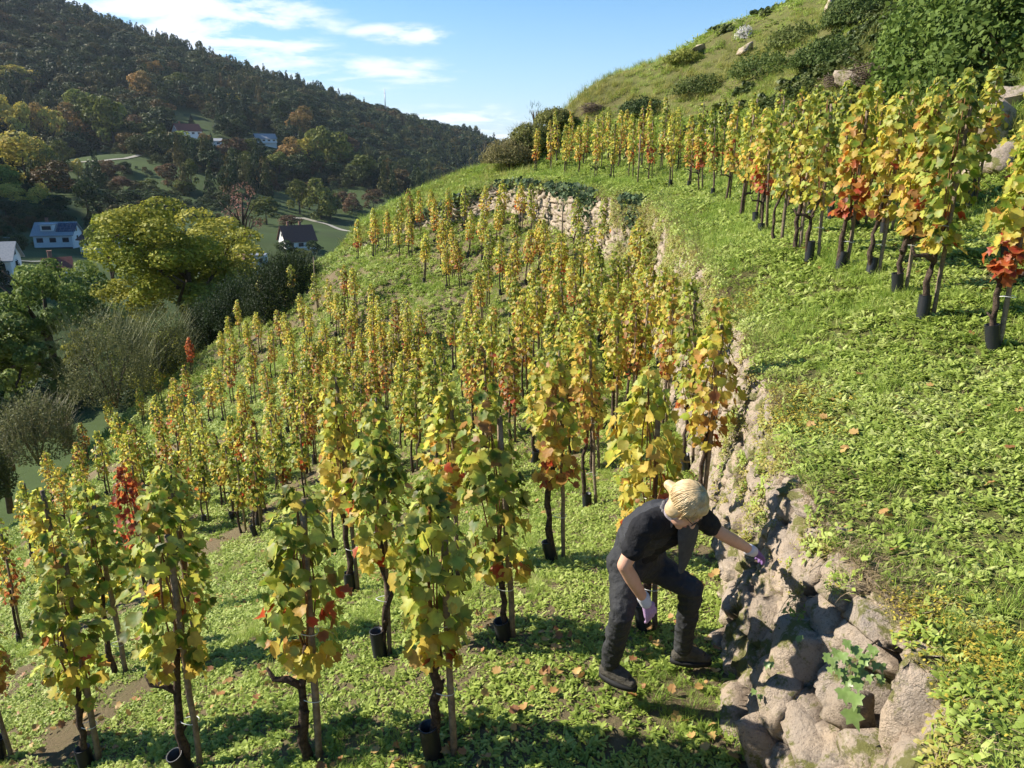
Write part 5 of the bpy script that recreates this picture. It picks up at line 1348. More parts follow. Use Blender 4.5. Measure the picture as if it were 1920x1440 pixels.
for k, (u, v, h, w, c) in enumerate(VTREES):
    p = cast_bg(u, v)
    if p is None: continue
    sc = p[1] / F / CP * 1.02; e = empty('valley_tree' if c != 'c' else 'conifer', (p[0], p[1], p[2])); rng = random.Random(k)
    key = vt_key(u, v, c)
    tag(e, '%s tree %s, %s, %s from the left there' % (TNAME[c] + (' conifer' if c == 'c' else ''), key[1], key[0], ORD[sum(1 for q in VTREES if vt_key(q[0], q[1], q[4]) == key and q[0] < u)]), 'tree', 'trees on the far side of the valley')
    cm_ = (CROWN_C if c == 'c' else CROWN_R)[k % (2 if c == 'c' else 5)]
    o = link('crown', cm_, None, e); o.scale = (w * sc * 1.25, w * sc * 1.25, h * sc * 1.1); o.rotation_euler = (0, 0, rng.uniform(0, 6.28)); q = rng.uniform(.8, 1.2); o.color = (*[min(1, z * q) for z in TCOL[c]], 1)
    o = link('trunk', trunk_me, None, e); o.scale = (h * sc, h * sc, h * sc)

# houses
M_WHITE = mat('white_render', (.74, .74, .72), .9, .1, 3, (.66, .66, .65))
M_ROOFG = mat('grey_roof', (.26, .27, .28), .8, .2, 4, (.34, .34, .34)); M_ROOFB = mat('brown_tile_roof', (.10, .055, .045), .85, .15, 4, (.15, .08, .06)); M_ROOFR = mat('reddish_tile_roof', (.16, .06, .045), .85, .15, 4, (.20, .08, .06))
M_GLASS = mat('window_glass', (.03, .035, .045), .15, .6); M_FRAME = mat('window_frame', (.7, .7, .7), .5, .3); M_SOLAR = mat('solar_cell', (.012, .016, .035), .25, .6); M_DARKW = mat('dark_cladding', (.07, .065, .065), .8, .2)
M_METAL = mat('grey_metal', (.4, .4, .42), .5, .4, metallic=.6); M_CHIM = mat('chimney_brick', (.22, .12, .09), .9, .1)


def house(u, v, label, L, Wd, hw, hr, rz, roofm, wins=3, rows=1, dormer=False, solar=False, balcony=False, lower=False, D=None, chim=1, gwin=1, over=.5):
    p = cast_bg(u, v) if D is None else tuple(on_y(u, v, D))
    e = empty('house', p, rz); tag(e, label, 'house')
    m = MB(); z0 = -2.0
    vs = [(-L / 2, -Wd / 2, z0), (L / 2, -Wd / 2, z0), (L / 2, Wd / 2, z0), (-L / 2, Wd / 2, z0), (-L / 2, -Wd / 2, hw), (L / 2, -Wd / 2, hw), (L / 2, Wd / 2, hw), (-L / 2, Wd / 2, hw), (-L / 2, 0, hw + hr), (L / 2, 0, hw + hr)]
    m.add(vs, [(0, 1, 5, 4), (1, 2, 6, 9, 5), (2, 3, 7, 6), (3, 0, 4, 8, 7)]); m.build('wall', M_WHITE, e, False)
    m = MB(); k = hr / (Wd / 2); t = .18
    for sg in (-1, 1):
        y1 = sg * (Wd / 2 + over); z1 = hw - over * k
        a = [(-L / 2 - over, 0, hw + hr + .03), (L / 2 + over, 0, hw + hr + .03), (L / 2 + over, y1, z1 + .03), (-L / 2 - over, y1, z1 + .03)]
        b = [(x, y, z + t) for x, y, z in a]; m.add(a + b, [(0, 1, 2, 3), (7, 6, 5, 4), (0, 4, 5, 1), (1, 5, 6, 2), (2, 6, 7, 3), (3, 7, 4, 0)])
    rf = m.build('roof', roofm, e, False)

    def window(cx, cy, cz, w, h, face):
        f = MB(); g = MB()
        if face == 'y': f.box((cx, cy - .02, cz), (w + .16, .10, h + .16)); g.box((cx, cy - .06, cz), (w, .08, h))
        else: f.box((cx - .02 if cx < 0 else cx + .02, cy, cz), (.10, w + .16, h + .16)); g.box((cx + (-.06 if cx < 0 else .06), cy, cz), (.08, w, h))
        fo = f.build('window', M_FRAME, e, False); g.build('pane', M_GLASS, fo, False)
    for r_ in range(rows):
        for i in range(wins): window(-L / 2 + L * (i + .5) / wins, -Wd / 2, hw - 1.25 - r_ * 2.6, min(1.5, L / wins * .5), 1.1, 'y')
    for sx in (-1, 1):
        for i in range(gwin): window(sx * L / 2, (i - (gwin - 1) / 2) * 2.6, hw - 1.1, 1.1, 1.1, 'x')
        if hr > 1.8: window(sx * L / 2, 0, hw + hr * .38, .9, .9, 'x')
    for c in range(chim):
        m = MB(); cx = (-.25 + .4 * c) * L; m.box((cx, .5, hw + hr + .35), (.6, .6, 1.6)); m.box((cx, .5, hw + hr + 1.2), (.75, .75, .12)); m.build('chimney', M_CHIM, rf, False)
    if dormer:
        m = MB(); m.box((-L * .14, -Wd * .26, hw + hr * .62), (2.8, 2.6, 1.5)); dm = m.build('dormer', M_WHITE, e, False); m = MB(); m.box((-L * .14, -Wd * .27, hw + hr * .62 + .85), (3.3, 3.2, .16)); m.build('dormer_roof', M_METAL, dm, False)
        m = MB(); m.box((-L * .14, -Wd * .26 - 1.32, hw + hr * .62), (2.0, .1, .9)); m.build('dormer_window', M_GLASS, dm, False)
    if solar:
        al = math.atan(k)
        for i in range(5):
            for j in range(3):
                m = MB(); m.box((0, 0, 0), (.82, 1.12, .05)); o = m.build('solar_panel', M_SOLAR, rf, False); yy = -Wd * .12 - j * 1.2 * math.cos(al)
                o.location = (L * .13 + i * .88, yy, hw + hr + yy * k + .32); o.rotation_euler = (al, 0, 0)
    if lower:
        m = MB(); m.box((0, -Wd / 2 - .05, hw - 4.0), (L * .98, .25, 2.0)); m.build('basement_front', M_DARKW, e, False)
    if balcony:
        m = MB(); m.box((0, -Wd / 2 - .7, hw - 2.6), (L, 1.4, .15)); m.box((0, -Wd / 2 - 1.36, hw - 2.1), (L, .06, .9)); m.build('balcony', M_WHITE, e, False)
    return e


house(112, 462, 'white house with grey roof, dormer and a dark solar array', 8.6, 8.2, 3.2, 2.6, .22, M_ROOFG, 3, 1, dormer=True, solar=True, lower=True)
house(203, 478, 'white house with brown roof half hidden behind the big yellow tree', 9.5, 7, 3.8, 2.0, -.35, M_ROOFB, 5, 2)
house(-6, 522, 'white house with pale grey roof cut by the left edge of the picture', 6, 5.5, 3.0, 2.2, .3, M_ROOFG, 2, 1)
house(558, 466, 'white gabled house with a steep dark brown roof and chimneys', 9.0, 8.0, 2.6, 4.0, .55, M_ROOFB, 3, 1, chim=2, gwin=2)
house(462, 512, 'small white house with a light brown roof right of the big tree', 6.0, 5.5, 2.4, 1.9, -.9, M_ROOFB, 2, 1, chim=1)
house(487, 492, 'low white hut with a flat pale roof beside a small fir', 3.6, 3, 2.0, .25, .0, M_METAL, 2, 1, chim=0)
house(352, 262, 'house with dark red roof and white end high on the opposite slope', 13, 9, 4.5, 3.6, .75, M_ROOFR, 4, 1, gwin=2)
house(497, 272, 'white bungalow with grey roof high on the opposite slope', 12, 8, 3.6, 2.6, .55, M_ROOFG, 4, 1, balcony=True)
house(403, 285, 'narrow white house behind an orange tree on the opposite slope', 8, 7, 5.5, 1.2, .4, M_ROOFG, 2, 2, balcony=True)
house(112, 520, 'small orange roofed house glimpsed between the dark green trees', 3.4, 3, 1.8, 1.2, .6, M_ROOFR, 1, 1)
# tracks and garden edging draped on the ground
M_TRACK = mat('pale_track', (.30, .28, .23), .95, .1, .6, (.36, .34, .28))


def track(name, pts, w, label=None):
    P = [cast_bg(*q) for q in pts]; P = [np.array(q) for q in P if q]; V = []; Fc = []
    Q = []
    for a, b in zip(P[:-1], P[1:]):
        for k in range(8): Q.append(a + (b - a) * k / 8)
    Q.append(P[-1])
    for i, q in enumerate(Q):
        d = Q[min(i + 1, len(Q) - 1)] - Q[max(i - 1, 0)]; n = np.array([-d[1], d[0]]); n = n / np.linalg.norm(n) * w / 2
        for s_ in (-1, 1):
            x, y = q[0] + n[0] * s_, q[1] + n[1] * s_; V.append((x, y, float(bg_z(np.array([x]), np.array([y]))[0]) + .25))
    Fc = [(2 * i, 2 * i + 1, 2 * i + 3, 2 * i + 2) for i in range(len(Q) - 1)]
    return tag(link(name, new_mesh(name, V, Fc), M_TRACK), kind='structure')


track('hillside_track', [(140, 306), (190, 303), (235, 298), (262, 292)], 2.4)
track('valley_road', [(535, 409), (570, 411), (600, 418), (640, 432), (690, 448)], 2.6)
track('garden_path', [(-10, 449), (20, 448), (45, 448)], .9); track('garden_path', [(-10, 461), (20, 461), (40, 461)], .9); track('garden_path', [(35, 491), (60, 493), (90, 492)], .9)
m = MB(); m.tube([(0, 0, -2), (0, 0, 26)], [.9, .35], 6); m.tube([(-1.4, 0, 22), (1.4, 0, 22)], .25, 4); o = m.build('radio_mast', M_METAL); q = on_y(723, 214, 905); o.location = q; tag(o, 'thin mast rising above the trees on the far ridge', 'mast')

# ------------------------------------------------------------------ bushes and trees at the edge of the slope
M_TWIG = mat('twigs', (.09, .065, .05), .9, .1, 5, (.17, .13, .10))
M_BROOM = foliage_mat('broom_stems', None, None, 'object', .1)


def branch_tree(name, loc, h, w, cards, size, color, label, seed, kind='tree', lo=.1, lumps=26, limbs=7, cat='tree', two=None):
    e = empty(name, loc); tag(e, label, cat); rng = random.Random(seed)
    me = crown_mesh('crown', seed, lumps * 4, cards, size / h, kind, m=M_CROWN, lo=lo); o = link('crown', me, None, e); o.scale = (w, w, h); o.color = (*color, 1)
    if two:
        me = crown_mesh('crown', seed + 1, lumps * 2, cards // 2, size / h, kind, m=M_CROWN, lo=lo); o = link('crown', me, None, e); o.scale = (w * 1.03, w * 1.03, h * 1.02); o.color = (*two, 1)
    m = MB(); m.tube([(0, 0, -1.5), (.1, 0, h * .2), (-.05, .1, h * .45), (.1, 0, h * .75)], [h * .028, h * .022, h * .016, h * .006], 8); m.build('trunk', M_TRUNK, e)
    for k in range(limbs):
        a = rng.uniform(0, 6.28); z0 = h * rng.uniform(.12, .5); r_ = w * rng.uniform(.25, .42); m = MB(); z1 = min(h * .9, z0 + h * rng.uniform(.2, .45))
        m.tube([(0, 0, z0), (math.cos(a) * r_ * .4, math.sin(a) * r_ * .4, z0 + (z1 - z0) * .5), (math.cos(a + .3) * r_ * .8, math.sin(a + .3) * r_ * .8, z0 + (z1 - z0) * .85), (math.cos(a + .2) * r_, math.sin(a + .2) * r_, z1)], [h * .012, h * .009, h * .006, h * .003], 6)
        m.build('limb', M_TRUNK, e)
    return e


def fuzz_mesh(seed, n, w, h, size, lumpy=.35):
    rng = np.random.default_rng(seed); d = rng.normal(size=(n, 3)); d[:, 2] = np.abs(d[:, 2]) * .9; d /= np.linalg.norm(d, axis=1)[:, None]
    az = np.arctan2(d[:, 1], d[:, 0]); k = vnoise(np.cos(az) * 2 + 9, np.sin(az) * 2 + d[:, 2] * 2.4, .55, seed) * .6 + vnoise(np.cos(az) * 2 + 9, np.sin(az) * 2 + d[:, 2] * 2.4, .2, seed + 1) * .4
    rad = (1 - lumpy) + lumpy * 1.5 * k; p = d * (rad * rng.uniform(.45, 1.04, n) ** .5)[:, None] * np.array([w / 2, w / 2, h]); nn = d * .8 + rng.normal(size=d.shape) * .6; nn /= np.linalg.norm(nn, axis=1)[:, None]
    a = np.cross(nn, rng.normal(size=nn.shape)); a /= np.linalg.norm(a, axis=1)[:, None]; b = np.cross(nn, a); s = (size * rng.uniform(.5, 1.3, n))[:, None]
    V = np.stack([p - a * s * .6, p + b * s * .35, p + a * s * .6, p - b * s * .35], 1).reshape(-1, 3); me = new_mesh('foliage', V, np.arange(n * 4).reshape(-1, 4))
    at = me.attributes.new('tone', 'FLOAT', 'POINT'); at.data.foreach_set('value', np.repeat(np.clip(k * .6 + rng.random(n) * .4, 0, 1), 4).astype(np.float32)); me.materials.append(M_CROWN); return me


def pxbase(u, v, y): return tuple(on_y(u, v, y))


branch_tree('maple_tree', pxbase(372, 680, 50), 11.6, 16.0, 46000, .18, (.27, .30, .045), 'large round tree turning yellow green beyond the left edge of the slope', 501, lumps=34, two=(.31, .31, .05), lo=-.22)
branch_tree('broadleaf_tree', pxbase(120, 790, 40), 10.0, 9.6, 30000, .18, (.17, .23, .055), 'dark green tree with open crown left of the big yellow green one', 503, lumps=24)
branch_tree('broadleaf_tree', pxbase(10, 830, 36), 8.0, 8.4, 22000, .19, (.15, .20, .05), 'dark green tree at the left edge above the pool', 504, lumps=20)
branch_tree('broadleaf_tree', pxbase(215, 560, 60), 6.6, 4.6, 3500, .22, (.20, .24, .05), 'light green treetop in front of the white houses', 505, lumps=12)
branch_tree('broadleaf_tree', pxbase(8, 900, 30), 5.0, 4.2, 7200, .2, (.15, .20, .05), 'bushy green tree low at the left edge beside the slope', 506, lumps=16)
branch_tree('bare_tree', pxbase(462, 480, 62), 6.2, 4.0, 900, .16, (.32, .18, .13), 'nearly bare pinkish tree beside the top of the big tree', 507, lumps=12, limbs=14)
branch_tree('broadleaf_tree', pxbase(165, 700, 34), 2.2, 2.2, 2600, .13, (.34, .33, .05), 'small yellow leaved tree between the dark trees at the left', 508, lumps=10)


def broom(name, u, v, y, h, w, n, color, label, seed, cat='shrub', spread=.5, leaves=0, lcol=None, loc=None, wd=.018):
    p = loc or pxbase(u, v, y); e = empty(name, p); tag(e, label, cat); rng = np.random.default_rng(seed)
    a = rng.uniform(0, 6.283, n); rr_ = np.sqrt(rng.uniform(0, 1, n)) * w * .46; el = rng.uniform(.55, 1.5, n); L = h * rng.uniform(.45, 1.08, n)
    sp = []
    z0 = rng.uniform(0, .85, n) * h
    n = n // 3
    for k in range(n): sp.append(((rr_[k] * math.cos(a[k]), rr_[k] * math.sin(a[k]), z0[k] * (1 - .9 * (rr_[k] / w) ** 2)), a[k] + rng.normal(0, .7), L[k] * .34, wd, el[k], rng.uniform(-.05, .15), False))
    me = blade_mesh(sp, 'stems'); at = me.attributes.new('tone', 'FLOAT', 'POINT'); at.data.foreach_set('value', np.repeat(rng.random(n), 7).astype(np.float32)); me.materials.append(M_BROOM)
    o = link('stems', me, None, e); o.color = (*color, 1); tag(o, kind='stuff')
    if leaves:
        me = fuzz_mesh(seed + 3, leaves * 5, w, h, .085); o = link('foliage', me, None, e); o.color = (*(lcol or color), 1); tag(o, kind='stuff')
    m = MB()
    for k in range(6):
        q = k * 1.05; m.tube([(0, 0, -.5), (math.cos(q) * w * .12, math.sin(q) * w * .12, h * .25), (math.cos(q) * w * .25, math.sin(q) * w * .25, h * .5)], [.05, .03, .012], 5)
    m.build('branches', M_TWIG, e)
    return e


broom('broom_bush', 215, 745, 33, 4.4, 4.4, 3600, (.19, .20, .09), 'feathery grey green broom bush left of the yellow vines', 601, leaves=1600, lcol=(.15, .16, .065))
broom('broom_bush', 70, 850, 28, 2.5, 3.2, 3000, (.19, .18, .10), 'wide dull broom bush at the lower left edge of the slope', 602, leaves=1500, lcol=(.15, .16, .065))
broom('broom_bush', 300, 690, 38, 3.4, 4.0, 2600, (.17, .18, .08), 'broom bush at the foot of the big yellow green tree', 603, leaves=1500, lcol=(.12, .14, .05))
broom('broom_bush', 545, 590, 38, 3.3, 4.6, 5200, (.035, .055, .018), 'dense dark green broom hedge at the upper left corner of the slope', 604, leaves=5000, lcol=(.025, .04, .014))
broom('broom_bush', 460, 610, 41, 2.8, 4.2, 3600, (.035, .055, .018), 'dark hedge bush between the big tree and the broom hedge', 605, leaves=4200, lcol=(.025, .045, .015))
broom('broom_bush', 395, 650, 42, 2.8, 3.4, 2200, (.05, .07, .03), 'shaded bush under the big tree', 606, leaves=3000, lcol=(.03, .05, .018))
broom('broom_bush', -45, 930, 23, 2.2, 2.6, 1500, (.10, .10, .05), 'dark shrub in the lower left corner above the path', 607, leaves=2200, lcol=(.11, .13, .045))
broom('bramble_bush', 958, 306, 38.5, 1.2, 3.0, 2200, (.24, .20, .13), 'brown bramble thicket at the far left end of the terrace', 610, leaves=1800, lcol=(.22, .20, .08))
broom('bramble_bush', 1000, 275, 39, 1.2, 2.6, 1500, (.20, .18, .11), 'green and brown scrub climbing from the thicket to the skyline', 611, leaves=2600, lcol=(.20, .21, .06))
broom('bramble_bush', 1042, 232, 40.5, .8, 2.2, 1200, (.22, .2, .12), 'low scrub where the hill meets the sky above the terrace end', 612, leaves=1600, lcol=(.20, .21, .06))
broom('spiky_shrub', 1003, 226, 41.3, .95, .9, 260, (.07, .10, .05), 'small spiky shrub standing against the sky on the ridge', 613)

# ------------------------------------------------------------------ the air of the valley
hm = MB(); hm.box((0, 650, 150), (2600, 2000, 400)); hz_o = hm.build('haze', None, None, False); hmat = bpy.data.materials.new('air'); hmat.use_nodes = True; ht = hmat.node_tree
ht.nodes.remove(ht.nodes['Principled BSDF']); pv = nd(ht, 'ShaderNodeVolumePrincipled', i_Density=.00006, i_Anisotropy=.3); pv.inputs['Color'].default_value = (.72, .84, 1, 1)
ht.links.new(pv.outputs[0], ht.nodes['Material Output'].inputs['Volume']); hz_o.data.materials.append(hmat); tag(hz_o, kind='stuff')

# ------------------------------------------------------------------ what grows on and over the wall
M_MOSS = grass_mat('moss', [(.10, .10, .02), (.20, .18, .03), (.30, .26, .05), (.26, .24, .10)], .1, 3)
M_IVYM = foliage_mat('ivy_foliage', None, None, 'object', .15)
wp = [blade_mesh(rosette(24, .022, .012, .03), 'a'), blade_mesh(rosette(16, .035, .016, .03), 'b'), blade_mesh(tuft(24, .07, .004, .03, (.2, 1.4)), 'c'), blade_mesh(rosette(40, .012, .008, .035), 'd'), blade_mesh(tuft(16, .12, .004, .03, (-.2, 1.2)), 'e')]
WPC = proto_coll('wallplant', wp, [M_MOSS, M_WEED, M_GRASS, M_MOSS, M_DRY])
ns = 14000; ws_ = RNG.uniform(S_BEG - 1, S_NEAR + 22, ns); wh = RNG.random(ns) ** .55
pat = vnoise(ws_, wh * 1.3, .35, 71) * .6 + vnoise(ws_, wh * 1.3, .12, 72) * .4 + (wh - .5) * .22 + np.clip((ws_ - S_NEAR - 1.5) * .03, 0, .12)
kp = pat > .68; ws_, wh = ws_[kp], wh[kp]; a_, b_, c_, d_ = wall_point(ws_, np.minimum(wh, .99), .03); xx, yy, tx_, ty_, nx_, ny_ = wall_at(ws_)
yaw = np.arctan2(ny_, nx_)
kp = ~((a_ - hx) ** 2 + (b_ - hy) ** 2 < .2)
n_ = int(kp.sum())
rot = np.stack([RNG.normal(0, .2, n_), np.full(n_, .75) + RNG.normal(0, .3, n_), yaw[kp]], 1)
scatter('wall_weeds', WPC, np.stack([a_, b_, c_], 1)[kp], rot, RNG.uniform(.6, 1.5, n_) * (1 + np.clip(ws_[kp] - S_NEAR - 2, 0, 20) * .05), RNG.choice(5, n_, p=[.3, .2, .12, .28, .1]), None, 'moss and small weeds rooted in the joints of the stone wall', 'moss')
# turf lapping over the edge
ns = 12000; ws_ = RNG.uniform(S_BEG - 2, S_END + 3, ns); dd_ = RNG.exponential(.16, ns) - .02; xx, yy, tx_, ty_, nx_, ny_ = wall_at(ws_)
ex, ey = xx - nx_ * dd_, yy - ny_ * dd_; ez = up_z(xx - nx_ * np.maximum(dd_, 0), yy - ny_ * np.maximum(dd_, 0)) - np.maximum(-dd_, 0) * .7
pat = vnoise(ws_, ws_ * 0, .8, 75); idx = np.where(RNG.random(ns) < .45, RNG.choice([0, 2, 4, 7], ns, p=[.3, .2, .3, .2]), np.where(pat > .5, 7, 1)); dry = RNG.random(ns) < .35 + .3 * pat
scatter('edge_turf', CV, np.stack([ex, ey, ez], 1), np.stack([RNG.normal(0, .3, ns), np.where(dd_ < .02, .7, .1) + RNG.normal(0, .2, ns), np.arctan2(ny_, nx_)], 1), RNG.uniform(.6, 1.25, ns) * (1 + np.clip(ws_ - S_NEAR - 3, 0, 30) * .04), np.where(dry, 7, idx), None, 'dry turf and weeds hanging over the top edge of the wall', 'grass')
sd1 = [blade_mesh(rosette(36, .018, .009, .045), 'a')]; M_SEDUM = grass_mat('sedum', [(.30, .22, .03), (.46, .36, .05), (.38, .34, .06)], .2, 2); SDC = proto_coll('sedum', sd1, [M_SEDUM])
ns = 1300; ws_ = RNG.uniform(S_NEAR - .5, S_NEAR + 12, ns); kp = vnoise(ws_, ws_ * 0, 1.1, 77) > .45; ws_ = ws_[kp]; ns = len(ws_); dd_ = np.abs(RNG.normal(.12, .14, ns)); xx, yy, tx_, ty_, nx_, ny_ = wall_at(ws_); ex, ey = xx - nx_ * dd_, yy - ny_ * dd_
scatter('yellow_sedum', SDC, np.stack([ex, ey, up_z(ex, ey)], 1), np.stack([RNG.normal(0, .2, ns), RNG.normal(0, .2, ns), RNG.uniform(0, 6, ns)], 1), RNG.uniform(.7, 1.5, ns), np.zeros(ns), None, 'yellowish stonecrop cushions along the top edge of the wall', 'stonecrop')
# fallen vine leaves
M_FALL = grass_mat('fallen_leaf', [(.14, .06, .03), (.30, .14, .05), (.45, .30, .10), (.28, .08, .05)], .15, 4)
fl = [new_mesh('f%d' % k, g[0], g[1]) for k, g in enumerate(LEAF_HI[:4])]; FLC = proto_coll('fallen', fl, M_FALL)
x, y, r = polar_pts(5200, 1.6, 22, 7); d, s_ = wall_dist(x, y); z = np.where(d > 0, up_z(x, y), low_z(x, y)); kp = (np.abs(d) > .1) & ((d < 0) | (RNG.random(len(x)) < .22)) & (vnoise(x, y, .9, 81) > .42); x, y, z = x[kp], y[kp], z[kp]; ns = len(x)
scatter('fallen_leaves', FLC, np.stack([x, y, z + .035], 1), np.stack([RNG.normal(0, .45, ns), RNG.normal(0, .45, ns), RNG.uniform(0, 6, ns)], 1), RNG.uniform(.03, .075, ns), RNG.integers(0, 4, ns), None, 'brown and yellow fallen vine leaves lying in the grass', 'fallen leaves')


# ivy: single large leaves in the hollow, curtains of it over the far wall
def ivy_leaf(seed):
    r = random.Random(seed); ang = [0, 24, 52, 78, 112, 150, 178, 210, 248, 282, 308, 336]; rad = [.75, .36, .52, .32, .5, .36, .2, .36, .5, .32, .52, .36]
    V = [(0, .38, .03)] + [(q * math.sin(math.radians(a)), .38 + q * math.cos(math.radians(a)), abs(math.sin(math.radians(a))) * .08 + r.uniform(-.04, .04)) for a, q in zip(ang, rad)]
    return new_mesh('ivy_leaf', V, [(0, 1 + (k + 1) % 12, 1 + k) for k in range(12)])


M_IVY = leaf_mat('ivy_leaf', 'object', .2, .35, (.30, .36, .16), .25)
IV = [ivy_leaf(k) for k in range(4)]
for me in IV: me.attributes.new('rim', 'FLOAT', 'POINT').data.foreach_set('value', np.array([0] + [1] * 12, np.float32)); me.materials.append(M_IVY)
rv = random.Random(8)
ivy = tag(empty('ivy_plant', tuple(on_y(1600, 1250, 3.22))), 'ivy with pale veined leaves hanging in the hollow at the near end of the wall', 'ivy'); il = Vector(ivy.location)
m = MB(); prevs = [Vector(on_y(1660, 1190, 3.3)), Vector(on_y(1625, 1215, 3.1)), Vector(on_y(1598, 1260, 3.02)), Vector(on_y(1592, 1320, 2.96))]; m.tube([p - il for p in prevs], [.006, .005, .004, .002], 5); m.build('vine_stem', M_TWIG, ivy)
spots = [(1590, 1322, .105), (1606, 1295, .085), (1578, 1285, .08), (1600, 1262, .07), (1580, 1250, .05), (1612, 1240, .06), (1588, 1228, .055), (1560, 1230, .05), (1570, 1215, .05), (1600, 1208, .055), (1620, 1222, .06), (1645, 1240, .05), (1555, 1248, .04), (1630, 1262, .05), (1610, 1278, .05), (1585, 1200, .045), (1550, 1222, .04), (1650, 1262, .045), (1640, 1215, .05), (1690, 1180, .06), (1700, 1150, .055), (1715, 1145, .05), (1480, 1325, .05), (1425, 1300, .04), (1440, 1240, .045), (1500, 1190, .035)]
for u, v, sz in spots:
    for q in range(1 if sz > .075 else 2):
        yv = {True: 2.94}.get(v > 1270, 3.0) + rv.uniform(-.02, .06); yv = yv if 1530 < u < 1680 else 3.3 if u > 1680 else 3.52
        p = Vector(on_y(u + rv.uniform(-9, 9) * q, v + rv.uniform(-9, 9) * q, yv)); n = (-p.normalized() + Vector((rv.uniform(-.4, .2), rv.uniform(-.2, .2), rv.uniform(.1, .5)))).normalized()
        tip = Vector((rv.uniform(-.4, .4), -.2, -1)); tip = (tip - n * tip.dot(n)).normalized(); sx = tip.cross(n)
        o = link('leaf', IV[rv.randint(0, 3)], None, ivy); o.matrix_local = Matrix(((sx.x * sz, tip.x * sz, n.x * sz, p.x - il.x), (sx.y * sz, tip.y * sz, n.y * sz, p.y - il.y), (sx.z * sz, tip.z * sz, n.z * sz, p.z - il.z), (0, 0, 0, 1)))
        g = rv.uniform(.8, 1.25); o.color = (.16 * g, .24 * g, .06 * g, 1)
IVC = proto_coll('ivyclump', [crown_mesh('iv', 900, 6, 260, .22, 'round', m=M_IVYM, lo=.1)], M_IVYM)
M_IVG = grass_mat('scrub_mass', [(.045, .075, .02), (.09, .12, .03), (.16, .17, .045)], .2, .6)
for q_ in IVC.objects: q_.data.materials.clear(); q_.data.materials.append(M_IVG)
ri = np.random.default_rng(12)
for nm, u0, u1, drop, cnt, lab in (('ivy_curtain', 1022, 1105, .8, 900, 'dark ivy hanging over the middle of the far wall'), ('ivy_curtain', 1108, 1178, .8, 750, 'dark ivy cushion on the far wall between two bare pink patches'), ('ivy_curtain', 1180, 1238, 1.3, 1000, 'big ivy curtain covering the corner of the far wall'), ('ivy_curtain', 862, 915, .9, 600, 'dark ivy on the left end of the far wall'), ('ivy_curtain', 930, 1010, .4, 600, 'low ivy fringe on the far wall left of the bare patch')):
    ends = [cast(u_, 350 if u_ < 1180 else 370, up_z, 0, t0=12, side=1) for u_ in (u0, u1)]
    sa, sb = sorted(float(wall_dist(c[0], c[1])[1]) for c in ends); n_ = cnt; q = ri.random(n_); sv = sa + (sb - sa) * q
    dr = np.minimum(ri.exponential(.45, n_), 1.2) * drop * (.35 + .9 * vnoise(sv, sv * 0, .5, 91)) * np.sin(np.pi * np.clip(q, .06, .94)) ** .5
    a_, b_, c_, d_ = wall_point(sv, 1.0, .06); P3 = np.stack([a_, b_, c_ + .08 - dr], 1) + ri.normal(0, .06, (n_, 3)); e = Vector(P3.mean(0))
    nn = np.stack([-np.ones(n_) * .3, -np.ones(n_) * .7, np.ones(n_) * .5], 1) + ri.normal(0, .5, (n_, 3)); nn /= np.linalg.norm(nn, axis=1)[:, None]; aa = np.cross(nn, ri.normal(size=(n_, 3))); aa /= np.linalg.norm(aa, axis=1)[:, None]; bb = np.cross(nn, aa); sz = ri.uniform(.05, .11, n_)[:, None]
    V = np.stack([P3 - aa * sz, P3 + bb * sz * .8, P3 + aa * sz, P3 - bb * sz * .8], 1).reshape(-1, 3) - np.array(e); me = new_mesh('ivy_curtain', V, np.arange(n_ * 4).reshape(-1, 4), False)
    at = me.attributes.new('tone', 'FLOAT', 'POINT'); at.data.foreach_set('value', np.repeat(ri.random(n_), 4).astype(np.float32)); me.materials.append(M_IVYM); o = link('ivy_curtain', me, None, None, e); o.color = (.07, .11, .05, 1); tag(o, lab, 'ivy')
# ------------------------------------------------------------------ the hillside above the terrace


def up_pt(u, v): return cast(u, v, up_z, 0, t0=6, side=1)


def rock(u, v, s3, label, seed=0):
    p = up_pt(u, v)
    if p is None: return
    o = link('rock', st_protos[seed % 12], None, None, (p[0], p[1], p[2] + s3[2] * .25)); o.scale = s3; o.rotation_euler = (seed * .7, .3, seed * 1.9); tag(o, label, 'rock', 'rocks on the bank above the terrace')


for k, (u, v, s3, lab) in enumerate([(1862, 262, (.5, .4, .55), 'tall grey rock behind the vines by the right edge'), (1850, 320, (.4, .35, .35), 'pale rock low behind the vines by the right edge'), (1895, 205, (.5, .4, .5), 'rock above the tall grey one at the right edge'), (1600, 160, (.6, .4, .3), 'reddish rock left of the brush pile'), (1310, 98, (.7, .4, .3), 'rock under the white flowered bush, left'), (1395, 100, (.5, .4, .25), 'rock under the white flowered bush, right'), (1470, 2, (.9, .5, .6), 'grey rock on the skyline at the top of the picture'), (1560, 18, (.6, .5, .3), 'dark flat rock near the top of the hill'), (1320, 262, (.5, .3, .3), 'pinkish rock behind the terrace vines, centre'), (1740, 160, (.5, .3, .3), 'rock at the foot of the leafy shrub')]): rock(u, v, s3, lab, k)


def bush(name, u, v, h, w, cards, size, color, label, seed, cat='bush', lumps=14, sink=.35):
    p = up_pt(u, v)
    if p is None: return
    e = empty(name, (p[0], p[1], p[2] - h * sink)); tag(e, label, cat); me = fuzz_mesh(seed, cards * 2, w, h * 1.25, size); o = link('foliage', me, None, e); o.color = (*color, 1); tag(o, kind='stuff')
    m = MB()
    for k in range(5): q = k * 1.26; m.tube([(0, 0, 0), (math.cos(q) * w * .12, math.sin(q) * w * .12, h * .35), (math.cos(q) * w * .28, math.sin(q) * w * .2, h * .45)], [.03, .02, .008], 5)
    m.build('branches', M_TWIG, e)


